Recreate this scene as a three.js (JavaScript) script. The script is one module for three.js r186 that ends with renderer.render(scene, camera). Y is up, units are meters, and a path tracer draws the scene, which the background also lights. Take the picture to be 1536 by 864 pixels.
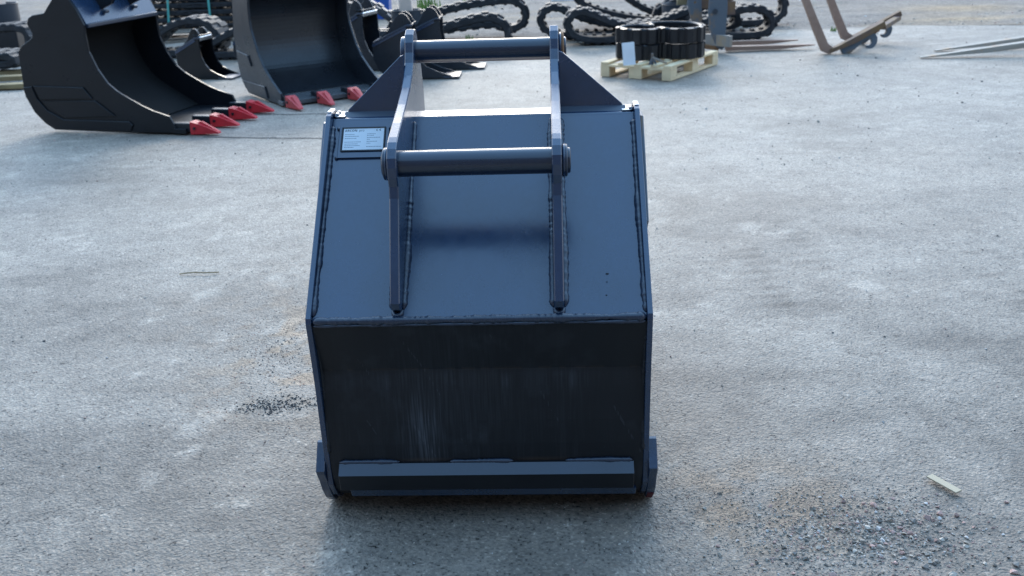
import * as THREE from 'three';
import { mergeGeometries } from 'three/addons/utils/BufferGeometryUtils.js';
import { ConvexGeometry } from 'three/addons/geometries/ConvexGeometry.js';
import { RoundedBoxGeometry } from 'three/addons/geometries/RoundedBoxGeometry.js';

// ------------------------------------------------------------------ camera, sky, sun, exposure
const rad = d => d * Math.PI / 180;
const scene = new THREE.Scene();
const camera = new THREE.PerspectiveCamera(32.13, 16 / 9, 0.05, 900);
camera.position.set(0, 1.71, 0);
camera.rotation.order = 'YXZ';
camera.rotation.set(-rad(21), 0, -rad(1.9));
camera.focus = 2.95;
camera.userData.fStop = 5.0;
scene.add(camera);

const SUN = new THREE.Vector3(-0.05, 0.44, -0.90).normalize();
{
  const W = 512, H = 256, d = new Float32Array(W * H * 4);
  const glowDir = new THREE.Vector3(0.0, 0.24, -0.97).normalize();
  const mix = (a, b, t) => a + (b - a) * t;
  for (let j = 0; j < H; j++) for (let i = 0; i < W; i++) {
    const th = ((j + 0.5) / H - 0.5) * Math.PI, ph = ((i + 0.5) / W - 0.5) * 2 * Math.PI;
    const x = Math.cos(ph) * Math.cos(th), y = Math.sin(th), z = Math.sin(ph) * Math.cos(th);
    const c = x * glowDir.x + y * glowDir.y + z * glowDir.z;
    const up = Math.max(0, y), hz = Math.exp(-up * 4.0);
    const far = Math.pow(0.5 + 0.5 * c, 2.2);            // brighter towards the side of the hidden sun
    const glow = Math.exp((c - 1) * 13);
    let r = mix(0.70, 1.70, hz), g = mix(1.34, 1.62, hz), b = mix(2.25, 1.42, hz);
    const k = 0.50 + 0.85 * far;
    r = r * k + 6.2 * glow; g = g * k + 5.6 * glow; b = b * k + 4.9 * glow;
    if (y < 0) { const t = Math.min(1, -y * 6); r = mix(r, 0.3, t); g = mix(g, 0.3, t); b = mix(b, 0.31, t); }
    const o = (j * W + i) * 4; d[o] = r; d[o + 1] = g; d[o + 2] = b; d[o + 3] = 1;
  }
  const sky = new THREE.DataTexture(d, W, H, THREE.RGBAFormat, THREE.FloatType);
  sky.mapping = THREE.EquirectangularReflectionMapping;
  sky.magFilter = sky.minFilter = THREE.LinearFilter;
  sky.needsUpdate = true;
  scene.background = sky;
  scene.environment = sky;
}
const sun = new THREE.DirectionalLight(new THREE.Color(1.0, 0.90, 0.74), 1.0);
sun.position.copy(SUN).multiplyScalar(40).add(new THREE.Vector3(0, 0, -8));
sun.target.position.set(0, 0, -8);
sun.castShadow = true;
sun.shadow.radius = 24;
sun.shadow.mapSize.set(2048, 2048);
Object.assign(sun.shadow.camera, { left: -16, right: 16, top: 16, bottom: -16, near: 1, far: 90 });
scene.add(sun, sun.target);

const renderer = new THREE.WebGLRenderer({ antialias: true });
renderer.toneMapping = THREE.LinearToneMapping;
renderer.toneMappingExposure = 1.0;
renderer.shadowMap.enabled = true;
renderer.setSize(1024, 576);

// ------------------------------------------------------------------ random numbers and noise
function rng(seed) { let s = seed >>> 0; return () => { s = (s + 0x6D2B79F5) >>> 0; let t = s; t = Math.imul(t ^ (t >>> 15), t | 1); t ^= t + Math.imul(t ^ (t >>> 7), t | 61); return ((t ^ (t >>> 14)) >>> 0) / 4294967296; }; }
const R = rng(7);
const rr = (a, b) => a + (b - a) * R();
function lattice(n, seed) { const q = rng(seed), a = new Float32Array(n * n); for (let i = 0; i < a.length; i++) a[i] = q(); return a; }
// value noise that tiles every n cells
function tileNoise(n, seed) {
  const a = lattice(n, seed);
  return (x, y) => {
    x = ((x % n) + n) % n; y = ((y % n) + n) % n;
    const i = Math.floor(x), j = Math.floor(y), i2 = (i + 1) % n, j2 = (j + 1) % n;
    let u = x - i, v = y - j; u = u * u * (3 - 2 * u); v = v * v * (3 - 2 * v);
    return (a[j * n + i] * (1 - u) + a[j * n + i2] * u) * (1 - v) + (a[j2 * n + i] * (1 - u) + a[j2 * n + i2] * u) * v;
  };
}
const N1 = tileNoise(64, 11), N2 = tileNoise(64, 12), N3 = tileNoise(128, 13);
const fbm = (x, y) => 0.5 * N1(x, y) + 0.28 * N2(x * 2.1 + 5, y * 2.1) + 0.14 * N3(x * 4.3, y * 4.3 + 9) + 0.08 * N3(x * 9.1, y * 9.1);
const enc = v => { v = Math.min(1, Math.max(0, v)); return 255 * (v <= 0.0031308 ? v * 12.92 : 1.055 * Math.pow(v, 1 / 2.4) - 0.055); };
function dataTex(w, h, fn, srgb) {
  const d = new Uint8Array(w * h * 4), o = [0, 0, 0];
  for (let j = 0; j < h; j++) for (let i = 0; i < w; i++) {
    fn(i, j, o); const k = (j * w + i) * 4;
    for (let c = 0; c < 3; c++) d[k + c] = srgb ? enc(o[c]) : Math.min(255, Math.max(0, o[c] * 255));
    d[k + 3] = 255;
  }
  const t = new THREE.DataTexture(d, w, h, THREE.RGBAFormat);
  t.wrapS = t.wrapT = THREE.RepeatWrapping; t.magFilter = THREE.LinearFilter; t.minFilter = THREE.LinearMipmapLinearFilter; t.generateMipmaps = true;
  if (srgb) t.colorSpace = THREE.SRGBColorSpace;
  t.needsUpdate = true; return t;
}

// ------------------------------------------------------------------ materials
function tileMottle(size, cells, seed, fn, srgb) {
  const a = tileNoise(cells, seed), b = tileNoise(cells * 4, seed + 1), c = tileNoise(cells * 16, seed + 2), q = rng(seed + 3);
  return dataTex(size, size, (i, j, o) => {
    const x = i / size * cells, y = j / size * cells;
    fn(a(x, y), b(x * 4, y * 4), c(x * 16, y * 16), q(), o);
  }, srgb);
}
const lin = (r, g, b) => new THREE.Color().setRGB(r, g, b);
const paintMap = tileMottle(512, 5, 31, (a, b, c, q, o) => { const v = 0.80 + 0.22 * a + 0.10 * (b - 0.5) + 0.10 * (c - 0.5) + (q > 0.9985 ? 0.5 : 0); o[0] = v * 0.9; o[1] = v * 0.9; o[2] = v * 0.9; }, true);
const paintRough = tileMottle(512, 6, 41, (a, b, c, q, o) => { const v = 0.62 + 0.20 * (a - 0.5) + 0.10 * (b - 0.5) + 0.06 * (c - 0.5); o[0] = o[1] = o[2] = v; }, false);
const paintBump = tileMottle(512, 20, 51, (a, b, c, q, o) => { o[0] = o[1] = o[2] = 0.5 * a + 0.3 * b + 0.2 * c; }, false);
const M = {};
M.paint = new THREE.MeshPhysicalMaterial({ color: lin(0.013, 0.044, 0.108), ior: 1.9, map: paintMap, roughness: 0.42, roughnessMap: paintRough, bumpMap: paintBump, bumpScale: 0.0002 });
M.paintPin = new THREE.MeshPhysicalMaterial({ color: lin(0.012, 0.028, 0.062), ior: 1.8, map: paintMap, roughness: 0.40, roughnessMap: paintRough });
M.paintDark = new THREE.MeshPhysicalMaterial({ color: lin(0.017, 0.020, 0.026), map: paintMap, roughness: 0.62, roughnessMap: paintRough });
M.weld = new THREE.MeshPhysicalMaterial({ color: lin(0.012, 0.028, 0.062), ior: 1.8, map: paintMap, roughness: 0.36 });
M.paintShaded = new THREE.MeshPhysicalMaterial({ color: lin(0.0125, 0.0145, 0.019), map: paintMap, roughness: 0.55, roughnessMap: paintRough, ior: 1.42 });  // same dark paint, toned down to stand in for shade on upright faces
M.gloss = new THREE.MeshPhysicalMaterial({ color: lin(0.012, 0.014, 0.018), map: paintMap, roughness: 0.22, roughnessMap: paintRough });
M.rust = new THREE.MeshStandardMaterial({ map: tileMottle(256, 8, 61, (a, b, c, q, o) => { const t = a * 0.6 + b * 0.5; o[0] = 0.16 + 0.16 * t; o[1] = 0.075 + 0.07 * t + 0.03 * c; o[2] = 0.045 + 0.035 * c; }, true), roughness: 0.85 });
M.redPaint = new THREE.MeshStandardMaterial({ color: lin(0.78, 0.034, 0.050), map: tileMottle(256, 6, 66, (a, b, c, q, o) => { const v = 0.72 + 0.2 * a + 0.12 * b; o[0] = v; o[1] = v * 0.98; o[2] = v * 0.98; }, true), roughness: 0.5 });
M.redFaded = new THREE.MeshStandardMaterial({ color: lin(0.78, 0.10, 0.10), map: M.redPaint.map, roughness: 0.6 });
const rubberMap = tileMottle(512, 6, 71, (a, b, c, q, o) => { const d = Math.max(0, a * 0.7 + b * 0.5 - 0.5); o[0] = 0.016 + 0.06 * d + 0.008 * c; o[1] = 0.0185 + 0.064 * d + 0.008 * c; o[2] = 0.0225 + 0.07 * d + 0.009 * c; }, true);
M.rubber = new THREE.MeshPhysicalMaterial({ map: rubberMap, roughness: 0.62, ior: 1.45 });
M.rubberNew = new THREE.MeshPhysicalMaterial({ color: lin(0.006, 0.008, 0.0125), ior: 1.55, map: paintMap, roughness: 0.38 });
M.woodNew = new THREE.MeshStandardMaterial({ roughness: 0.8, map: tileMottle(256, 4, 81, (a, b, c, q, o) => { const v = 0.82 + 0.14 * a + 0.12 * b; o[0] = 0.92 * v; o[1] = 0.70 * v; o[2] = 0.43 * v; }, true) });
M.woodGrey = new THREE.MeshStandardMaterial({ roughness: 0.9, map: tileMottle(256, 6, 85, (a, b, c, q, o) => { const v = 0.6 + 0.5 * a + 0.3 * (b - 0.5); o[0] = 0.27 * v; o[1] = 0.225 * v; o[2] = 0.18 * v; }, true) });
M.woodYellow = new THREE.MeshStandardMaterial({ roughness: 0.85, map: tileMottle(256, 6, 88, (a, b, c, q, o) => { const v = 0.6 + 0.5 * a; o[0] = 0.36 * v; o[1] = 0.27 * v; o[2] = 0.14 * v; }, true) });
M.steelGrey = new THREE.MeshStandardMaterial({ roughness: 0.55, metalness: 0.1, map: tileMottle(256, 5, 91, (a, b, c, q, o) => { const t = Math.max(0, a * 0.8 + b * 0.5 - 0.72) * 2.4; o[0] = 0.12 + 0.14 * t; o[1] = 0.15 + 0.03 * t; o[2] = 0.185 - 0.07 * t; }, true) });
M.steelRust = new THREE.MeshStandardMaterial({ roughness: 0.75, map: tileMottle(256, 5, 95, (a, b, c, q, o) => { const t = a * 0.7 + b * 0.4; o[0] = 0.13 + 0.10 * t; o[1] = 0.088 + 0.05 * t; o[2] = 0.060 + 0.035 * (1 - t); }, true) });
M.forkPink = new THREE.MeshStandardMaterial({ roughness: 0.6, map: tileMottle(256, 5, 99, (a, b, c, q, o) => { const t = a * 0.6 + b * 0.5; o[0] = 0.30 + 0.12 * t; o[1] = 0.185 + 0.09 * t; o[2] = 0.135 + 0.075 * t; }, true) });
M.forkGrey = new THREE.MeshStandardMaterial({ roughness: 0.55, map: tileMottle(256, 5, 103, (a, b, c, q, o) => { const t = Math.max(0, a * 0.7 + b * 0.5 - 0.55) * 2; o[0] = 0.30 + 0.12 * t; o[1] = 0.27 + 0.02 * t; o[2] = 0.235 - 0.06 * t; }, true) });
M.chrome = new THREE.MeshStandardMaterial({ color: lin(0.75, 0.77, 0.79), metalness: 1, roughness: 0.25 });
M.teal = new THREE.MeshStandardMaterial({ color: lin(0.10, 0.46, 0.42), roughness: 0.45 });
M.paper = new THREE.MeshStandardMaterial({ color: lin(0.82, 0.84, 0.86), roughness: 0.8, side: THREE.DoubleSide });
M.blue = new THREE.MeshStandardMaterial({ color: lin(0.02, 0.10, 0.42), roughness: 0.4 });
M.leaf = new THREE.MeshPhysicalMaterial({ color: lin(0.10, 0.22, 0.03), roughness: 0.8, transmission: 0.3, thickness: 0, side: THREE.DoubleSide });
M.crack = new THREE.MeshStandardMaterial({ color: lin(0.07, 0.07, 0.07), roughness: 1 });

// ------------------------------------------------------------------ object helpers
const used = {};
function numbered(n) { const k = used[n] = (used[n] ?? -1) + 1; return k ? `${n}_${String(k).padStart(3, '0')}` : n; }
function tag(o, label, category, group, kind) { if (label) o.userData.label = label; if (category) o.userData.category = category; if (group) o.userData.group = group; if (kind) o.userData.kind = kind; return o; }
function thing(name, label, category, [x, y, z], turn = 0, group) {
  const o = new THREE.Group(); o.name = numbered(name); o.position.set(x, y, z); o.rotation.y = turn; scene.add(o);
  return tag(o, label, category, group);
}
function part(name, geo, mat, parent) { const m = new THREE.Mesh(Array.isArray(geo) ? mergeGeometries(geo.map(clean)) : geo, mat); m.name = parent === scene ? numbered(name) : name; m.castShadow = m.receiveShadow = true; parent.add(m); return m; }
function clean(g) { g = g.index ? g.toNonIndexed() : g; for (const k of Object.keys(g.attributes)) if (!['position', 'normal', 'uv'].includes(k)) g.deleteAttribute(k); return g; }
// box-projected texture coordinates in metres, so that patterns keep their real size
function boxUV(g, s = 1.5) {
  g = clean(g); g.computeVertexNormals === undefined; const p = g.attributes.position, n = g.attributes.normal, uv = new Float32Array(p.count * 2);
  for (let i = 0; i < p.count; i++) {
    const ax = Math.abs(n.getX(i)), ay = Math.abs(n.getY(i)), az = Math.abs(n.getZ(i)); let u, v;
    if (ax > ay && ax > az) { u = p.getZ(i); v = p.getY(i); } else if (ay > az) { u = p.getX(i); v = p.getZ(i); } else { u = p.getX(i); v = p.getY(i); }
    uv[2 * i] = u * s; uv[2 * i + 1] = v * s;
  }
  g.setAttribute('uv', new THREE.BufferAttribute(uv, 2)); return g;
}
function shapeOf(pts) { const s = new THREE.Shape(); pts.forEach(([x, y], i) => i ? s.lineTo(x, y) : s.moveTo(x, y)); s.closePath(); return s; }
function smoothPts(pts, per = 4, closed = false) { // rounds a hand-drawn outline
  const c = new THREE.CatmullRomCurve3(pts.map(([x, y]) => new THREE.Vector3(x, y, 0)), closed, 'centripetal');
  return c.getPoints(pts.length * per).map(p => [p.x, p.y]);
}
// plate drawn in x,y, its thickness running from z0 to z0 + t
function plateZ(pts, z0, t, bev = 0.002, holes = []) {
  const s = shapeOf(pts); for (const [hx, hy, hr] of holes) { const h = new THREE.Path(); h.absarc(hx, hy, hr, 0, Math.PI * 2, true); s.holes.push(h); }
  const g = new THREE.ExtrudeGeometry(s, { depth: t - 2 * bev, bevelEnabled: bev > 0, bevelThickness: bev, bevelSize: bev, bevelOffset: -bev, bevelSegments: 1, curveSegments: 16 });
  g.translate(0, 0, z0 + bev); return boxUV(g);
}
// plate drawn in z,y, its thickness running from x0 to x0 + t
function plateX(pts, x0, t, bev = 0.002) {
  const g = plateZ(pts.map(([z, y]) => [-z, y]), 0, t, bev); g.rotateY(Math.PI / 2); // x'=z, z'=-x
  g.translate(x0, 0, 0); return boxUV(g);
}
// plate whose middle line is drawn in x,y, bent along it, running from z0 to z1
function bentPlate(line, t, z0, z1, holdUV) {
  const pts = line.map(p => new THREE.Vector2(p[0], p[1])), L = [], Rr = [];
  pts.forEach((p, i) => { const a = pts[Math.max(0, i - 1)], b = pts[Math.min(pts.length - 1, i + 1)], d = b.clone().sub(a).normalize(); L.push([p.x - d.y * t / 2, p.y + d.x * t / 2]); Rr.push([p.x + d.y * t / 2, p.y - d.x * t / 2]); });
  const g = plateZ([...L, ...Rr.reverse()], z0, z1 - z0, Math.min(0.002, t / 6)); return g;
}
const box = (w, h, d, x = 0, y = 0, z = 0, r = 0.003) => { const g = new RoundedBoxGeometry(w, h, d, 1, Math.min(r, w / 3, h / 3, d / 3)); g.translate(x, y, z); return boxUV(g); };
function cylX(r, x0, x1, y, z, seg = 40, bev = 0.004) {
  const pts = [[0, x0], [r - bev, x0], [r, x0 + bev], [r, x1 - bev], [r - bev, x1], [0, x1]].map(p => new THREE.Vector2(...p));
  const g = clean(new THREE.LatheGeometry(pts, seg)); g.rotateZ(-Math.PI / 2); g.translate(0, y, z); return g;
}
// weld bead: a rippled, slightly uneven round seam along a line of points
function bead(pts, r, seed = 1) {
  const q = rng(seed), c = new THREE.CatmullRomCurve3(pts.map(p => new THREE.Vector3(...p)), false, 'centripetal'), len = c.getLength(), n = Math.max(8, Math.round(len / 0.0045)), pos = [], idx = [];
  const fr = c.computeFrenetFrames(n, false), K = 8; let ph = 0, wob = 0;
  for (let i = 0; i <= n; i++) {
    const p = c.getPointAt(i / n); ph += 1 + 0.25 * q(); wob = wob * 0.92 + (q() - 0.5) * 0.18;
    const end = Math.min(1, Math.min(i, n - i) / 3 + 0.25), rad_ = r * end * (1 + 0.05 * Math.sin(ph * 1.4) + 1.5 * wob);
    for (let k = 0; k < K; k++) { const a = k / K * Math.PI * 2, nx = Math.cos(a) * rad_, ny = Math.sin(a) * rad_; const N = fr.normals[i], B = fr.binormals[i]; pos.push(p.x + N.x * nx + B.x * ny, p.y + N.y * nx + B.y * ny, p.z + N.z * nx + B.z * ny); }
  }
  for (let i = 0; i < n; i++) for (let k = 0; k < K; k++) { const a = i * K + k, b = i * K + (k + 1) % K, d = a + K, e = b + K; idx.push(a, d, b, b, d, e); }
  const g = new THREE.BufferGeometry(); g.setAttribute('position', new THREE.Float32BufferAttribute(pos, 3)); g.setAttribute('uv', new THREE.Float32BufferAttribute(new Float32Array(pos.length / 3 * 2), 2)); g.setIndex(idx); g.computeVertexNormals(); return boxUV(g);
}

// ------------------------------------------------------------------ the ground
const asphaltMap = (() => {
  const S = 2048, a = tileNoise(256, 201), b = tileNoise(512, 202), c = tileNoise(64, 203), d = tileNoise(16, 204), q = rng(205);
  return dataTex(S, S, (i, j, o) => {
    const u = i / S, v = j / S, n1 = a(u * 256, v * 256), n2 = b(u * 512, v * 512), n3 = c(u * 64, v * 64), n4 = d(u * 16, v * 16), r = q();
    let t = 0.255 + 0.15 * (n2 - 0.5) + 0.075 * (n1 - 0.5) + 0.05 * (n3 - 0.5) + 0.03 * (n4 - 0.5) + 0.07 * (r - 0.5);
    if (n2 > 0.90 && n1 > 0.45) t += 0.16; if (n2 < 0.10 && n1 < 0.62) t -= 0.14; if (n1 < 0.04 && n3 < 0.45) t -= 0.10;
    const w = (n1 - 0.5) * 0.03; o[0] = t * (1.15 + w); o[1] = t * 0.965; o[2] = t * (0.785 - w);
  }, true);
})();
const asphaltBump = (() => {
  const S = 2048, a = tileNoise(512, 211), b = tileNoise(1024, 212), c = tileNoise(128, 213);
  return dataTex(S, S, (i, j, o) => { const u = i / S, v = j / S; const h = 0.45 * Math.pow(a(u * 512, v * 512), 1.5) + 0.35 * b(u * 1024, v * 1024) + 0.2 * c(u * 128, v * 128); o[0] = o[1] = o[2] = h; }, false);
})();
M.asphalt = new THREE.MeshStandardMaterial({ map: asphaltMap, bumpMap: asphaltBump, bumpScale: 0.0042, roughness: 0.66, vertexColors: true });
M.gravel = new THREE.MeshStandardMaterial({ map: asphaltMap, bumpMap: asphaltBump, bumpScale: 0.012, roughness: 0.95, vertexColors: true });
const sstep = (a, b, x) => { const t = Math.min(1, Math.max(0, (x - a) / (b - a))); return t * t * (3 - 2 * t); };
const blob = (x, z, cx, cz, rx, rz) => Math.exp(-(((x - cx) / rx) ** 2 + ((z - cz) / rz) ** 2));
function groundHeight(x, z) { return 0.010 * (fbm(x * 0.9, z * 0.9) - 0.5) * sstep(0.7, 2.0, Math.hypot(x + 0.1, (z + 3.2))) + 0.004 * (fbm(x * 5, z * 5) - 0.5) - 0.006; }
function groundTint(x, z) {
  // pale silty dust over darker asphalt; the darker near end also paints in shade
  const siltAndShade = sstep(0.30, 0.70, 0.30 + 0.62 * sstep(-2.2, -7.5, z) + 0.55 * (fbm(x * 0.7 + 14, z * 0.9 + 2) - 0.5) + 0.35 * (fbm(x * 3.1, z * 3.6 + 1) - 0.5));
  let m = 0.77 + 0.29 * siltAndShade + 0.34 * (fbm(x * 1.1 + 3, z * 1.5) - 0.5) + 0.22 * (fbm(x * 4, z * 5 + 7) - 0.5) + 0.26 * (fbm(x * 14, z * 14) - 0.5);
  // pale worn dust and grey damp-looking patches
  m += 0.20 * Math.max(0, fbm(x * 0.5 + 8, z * 0.8) - 0.52) * 3 - 0.10 * sstep(0.54, 0.66, fbm(x * 2.3 + 20, z * 3.1 + 4));
  let warm = 0.05 * (fbm(x * 0.8 + 30, z * 0.9) - 0.4);
  const red = 1.2 * blob(x, z, -0.88, -3.75, 0.32, 0.5) + 1.0 * blob(x, z, 0.72, -2.55, 0.35, 0.28) + 0.3 * blob(x, z, -1.0, -4.3, 0.6, 0.5);
  const rk = red * sstep(0.46, 0.62, fbm(x * 11, z * 11 + 3)); warm += 0.20 * rk; m -= 0.13 * rk;
  // white scuffs
  const sc = sstep(0.66, 0.74, fbm(x * 6 + 40, z * 6)) * sstep(0.5, 0.6, fbm(x * 1.3 + 11, z * 1.3)); m += 0.36 * sc * (0.4 + fbm(x * 40, z * 40));
  // damp or oily darker patches, drawn out across the yard
  m -= 0.17 * sstep(0.55, 0.68, fbm(x * 0.8 + 50, z * 1.7 + 13)) * (0.45 + fbm(x * 9, z * 9)) + 0.13 * blob(x, z, 1.35, -4.9, 0.75, 0.8) * (0.3 + 1.2 * fbm(x * 12, z * 12)) + 0.12 * blob(x, z, 2.6, -7.6, 1.6, 0.5) * fbm(x * 4, z * 6) * 1.6;
  for (const [sx, sz, a] of [[-1.14, -3.03, 0.9], [-1.3, -2.64, 0.7], [-0.86, -2.67, 0.8], [-0.83, -3.25, 0.9], [-0.55, -2.42, 0.6], [0.62, -4.1, 0.7], [0.55, -3.9, 0.5]])
    m += 0.9 * a * blob(x, z, sx, sz, 0.06, 0.04) * sstep(0.4, 0.6, fbm(x * 30, z * 30));
  // lug prints of a tracked machine
  for (const [cx, cz, w, n] of [[1.53, -4.95, 0.16, 8], [1.22, -4.5, 0.2, 9], [2.32, -4.35, 0.2, 8]]) {
    const dx = (x - cx) / w, dz = z - cz; if (Math.abs(dx) < 1 && Math.abs(dz) < n * 0.055) m -= 0.42 * (0.5 + 0.5 * Math.sin(dz * 2 * Math.PI / 0.11 + dx)) * (1 - Math.abs(dx)) * sstep(0.35, 0.6, fbm(x * 6, z * 6));
  }
  return [m * (1 + warm), m, m * (1 - warm * 0.9)];
}
function gridLines(edges) { const o = []; for (const [a, b, s] of edges) { const n = Math.max(1, Math.round((b - a) / s)); for (let i = 0; i < n; i++) o.push(a + (b - a) * i / n); } o.push(edges[edges.length - 1][1]); return o; }
function sheet(name, xs, zs, hf, tf, mat, uvScale) {
  const pos = [], col = [], uv = [], idx = [], nx = xs.length;
  for (const z of zs) for (const x of xs) { pos.push(x, hf(x, z), z); const c = tf(x, z); col.push(...c); uv.push(x * uvScale, z * uvScale); }
  for (let j = 0; j < zs.length - 1; j++) for (let i = 0; i < nx - 1; i++) { const a = j * nx + i; idx.push(a, a + nx, a + 1, a + 1, a + nx, a + nx + 1); }
  const g = new THREE.BufferGeometry(); g.setAttribute('position', new THREE.Float32BufferAttribute(pos, 3)); g.setAttribute('color', new THREE.Float32BufferAttribute(col, 3)); g.setAttribute('uv', new THREE.Float32BufferAttribute(uv, 2)); g.setIndex(idx); g.computeVertexNormals();
  const m = new THREE.Mesh(g, mat); m.name = name; m.receiveShadow = m.castShadow = true; m.userData.kind = 'structure'; scene.add(m); return m;
}
sheet('asphalt_yard', gridLines([[-300, -30, 45], [-30, -12, 1], [-12, -5, 0.15], [-5, -2.2, 0.06], [-2.2, 2.2, 0.022], [2.2, 5, 0.06], [5, 12, 0.15], [12, 30, 1], [30, 300, 45]]),
  gridLines([[-400, -30, 46], [-30, -16, 0.4], [-16, -9, 0.07], [-9, -5, 0.04], [-5, -1.9, 0.022], [-1.9, 2, 0.2], [2, 40, 3], [40, 300, 50]]), groundHeight, groundTint, M.asphalt, 0.29);
// unpaved gravelly dirt beyond the ragged edge of the asphalt, with painted sunlit patches
const dirtEdge = x => -13.75 - 0.10 * x + 0.13 * x * Math.max(0, x - 3) * 0.6 * 0.4 + 0.35 * (fbm(x * 0.9, 2) - 0.5) + 0.2 * (fbm(x * 3, 7) - 0.5);
{
  const g0 = gridLines([[-40, -12, 1], [-12, 14, 0.09], [14, 40, 1]]), rows = gridLines([[0, 1, 0.02], [1, 6, 0.06], [6, 16, 0.3], [16, 300, 40]]);
  const pos = [], col = [], uv = [], idx = [], nx = g0.length;
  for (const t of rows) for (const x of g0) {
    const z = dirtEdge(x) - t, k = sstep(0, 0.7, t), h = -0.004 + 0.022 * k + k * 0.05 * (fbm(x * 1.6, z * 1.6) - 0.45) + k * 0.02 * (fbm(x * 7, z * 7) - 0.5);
    const v = 1.08 + 0.38 * (fbm(x * 1.4, z * 2.4) - 0.5) + 0.5 * (fbm(x * 9, z * 12) - 0.5), sandAndSun = sstep(0.5, 0.62, fbm(x * 0.45 + 2, z * 0.9 + 6)) * 0.35 + 1.0 * blob(x, z, 6.9, -15.6, 0.9, 0.5) + 0.7 * blob(x, z, 6.5, -14.3, 0.7, 0.15);  // sandy tone by noise; the two blobs paint in sunlit patches
    pos.push(x, h, z); col.push(v * (1.0 + 0.48 * sandAndSun), v * (0.955 + 0.25 * sandAndSun), v * (0.95 - 0.04 * sandAndSun)); uv.push(x * 0.22, z * 0.22);
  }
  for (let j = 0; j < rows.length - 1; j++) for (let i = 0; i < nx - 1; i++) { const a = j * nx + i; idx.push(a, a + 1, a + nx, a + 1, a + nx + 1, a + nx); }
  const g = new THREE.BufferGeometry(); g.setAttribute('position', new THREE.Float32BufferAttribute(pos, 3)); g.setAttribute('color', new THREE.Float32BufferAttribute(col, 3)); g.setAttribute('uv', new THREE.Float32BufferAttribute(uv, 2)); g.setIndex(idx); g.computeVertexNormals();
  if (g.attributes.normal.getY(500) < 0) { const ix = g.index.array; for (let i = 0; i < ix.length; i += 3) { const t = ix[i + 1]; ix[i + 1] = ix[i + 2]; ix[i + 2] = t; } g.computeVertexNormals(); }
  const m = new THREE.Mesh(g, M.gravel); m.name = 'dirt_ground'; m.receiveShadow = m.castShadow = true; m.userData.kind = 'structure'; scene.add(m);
}
// two thin open joints in the asphalt in front of the toothed buckets
for (const [x0, z0, x1, z1] of [[-2.5, -8.16, -0.6, -7.78], [-2.45, -9.09, -1.3, -8.97]]) {
  const n = 40, pos = [], idx = [];
  for (let i = 0; i <= n; i++) { const t = i / n, x = x0 + (x1 - x0) * t, z = z0 + (z1 - z0) * t + 0.05 * (fbm(x * 3, z0) - 0.5), w = 0.011 * (0.4 + fbm(x * 9, 3)); pos.push(x, groundHeight(x, z) + 0.004, z - w, x, groundHeight(x, z) + 0.004, z + w); }
  for (let i = 0; i < n; i++) idx.push(2 * i, 2 * i + 1, 2 * i + 2, 2 * i + 1, 2 * i + 3, 2 * i + 2);
  const g = new THREE.BufferGeometry(); g.setAttribute('position', new THREE.Float32BufferAttribute(pos, 3)); g.setIndex(idx); g.computeVertexNormals();
  const m = part('pavement_crack', g, M.crack, scene); m.userData.kind = 'structure';
}

// added unseen building behind the viewpoint, keeps the back of the sky off the yard
{
  const t = thing('added_shade_building', 'added dark grey building with roller doors, unseen behind the viewpoint, put there to shade the yard', 'building', [0, 0, 4.4]);
  M.cladding = new THREE.MeshStandardMaterial({ color: lin(0.055, 0.062, 0.075), roughness: 0.7 });
  M.doorSteel = new THREE.MeshStandardMaterial({ color: lin(0.07, 0.078, 0.09), roughness: 0.6 });
  part('wall', box(44, 6.0, 9, 0, 3.0, 4.6, 0.02), M.cladding, t);
  part('roof', box(44.8, 0.3, 9.9, 0, 6.15, 4.6, 0.02), M.paintDark, t);
  for (const x of [-13, -4.5, 4.5, 13]) { const d = part('roller_door', box(4.2, 4.4, 0.08, x, 2.2, 0.06, 0.01), M.doorSteel, t); part('door_frame', [box(0.15, 4.5, 0.14, x - 2.18, 2.25, 0.05), box(0.15, 4.5, 0.14, x + 2.18, 2.25, 0.05), box(4.5, 0.15, 0.14, x, 4.48, 0.05)], M.paintDark, d); }
}

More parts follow.
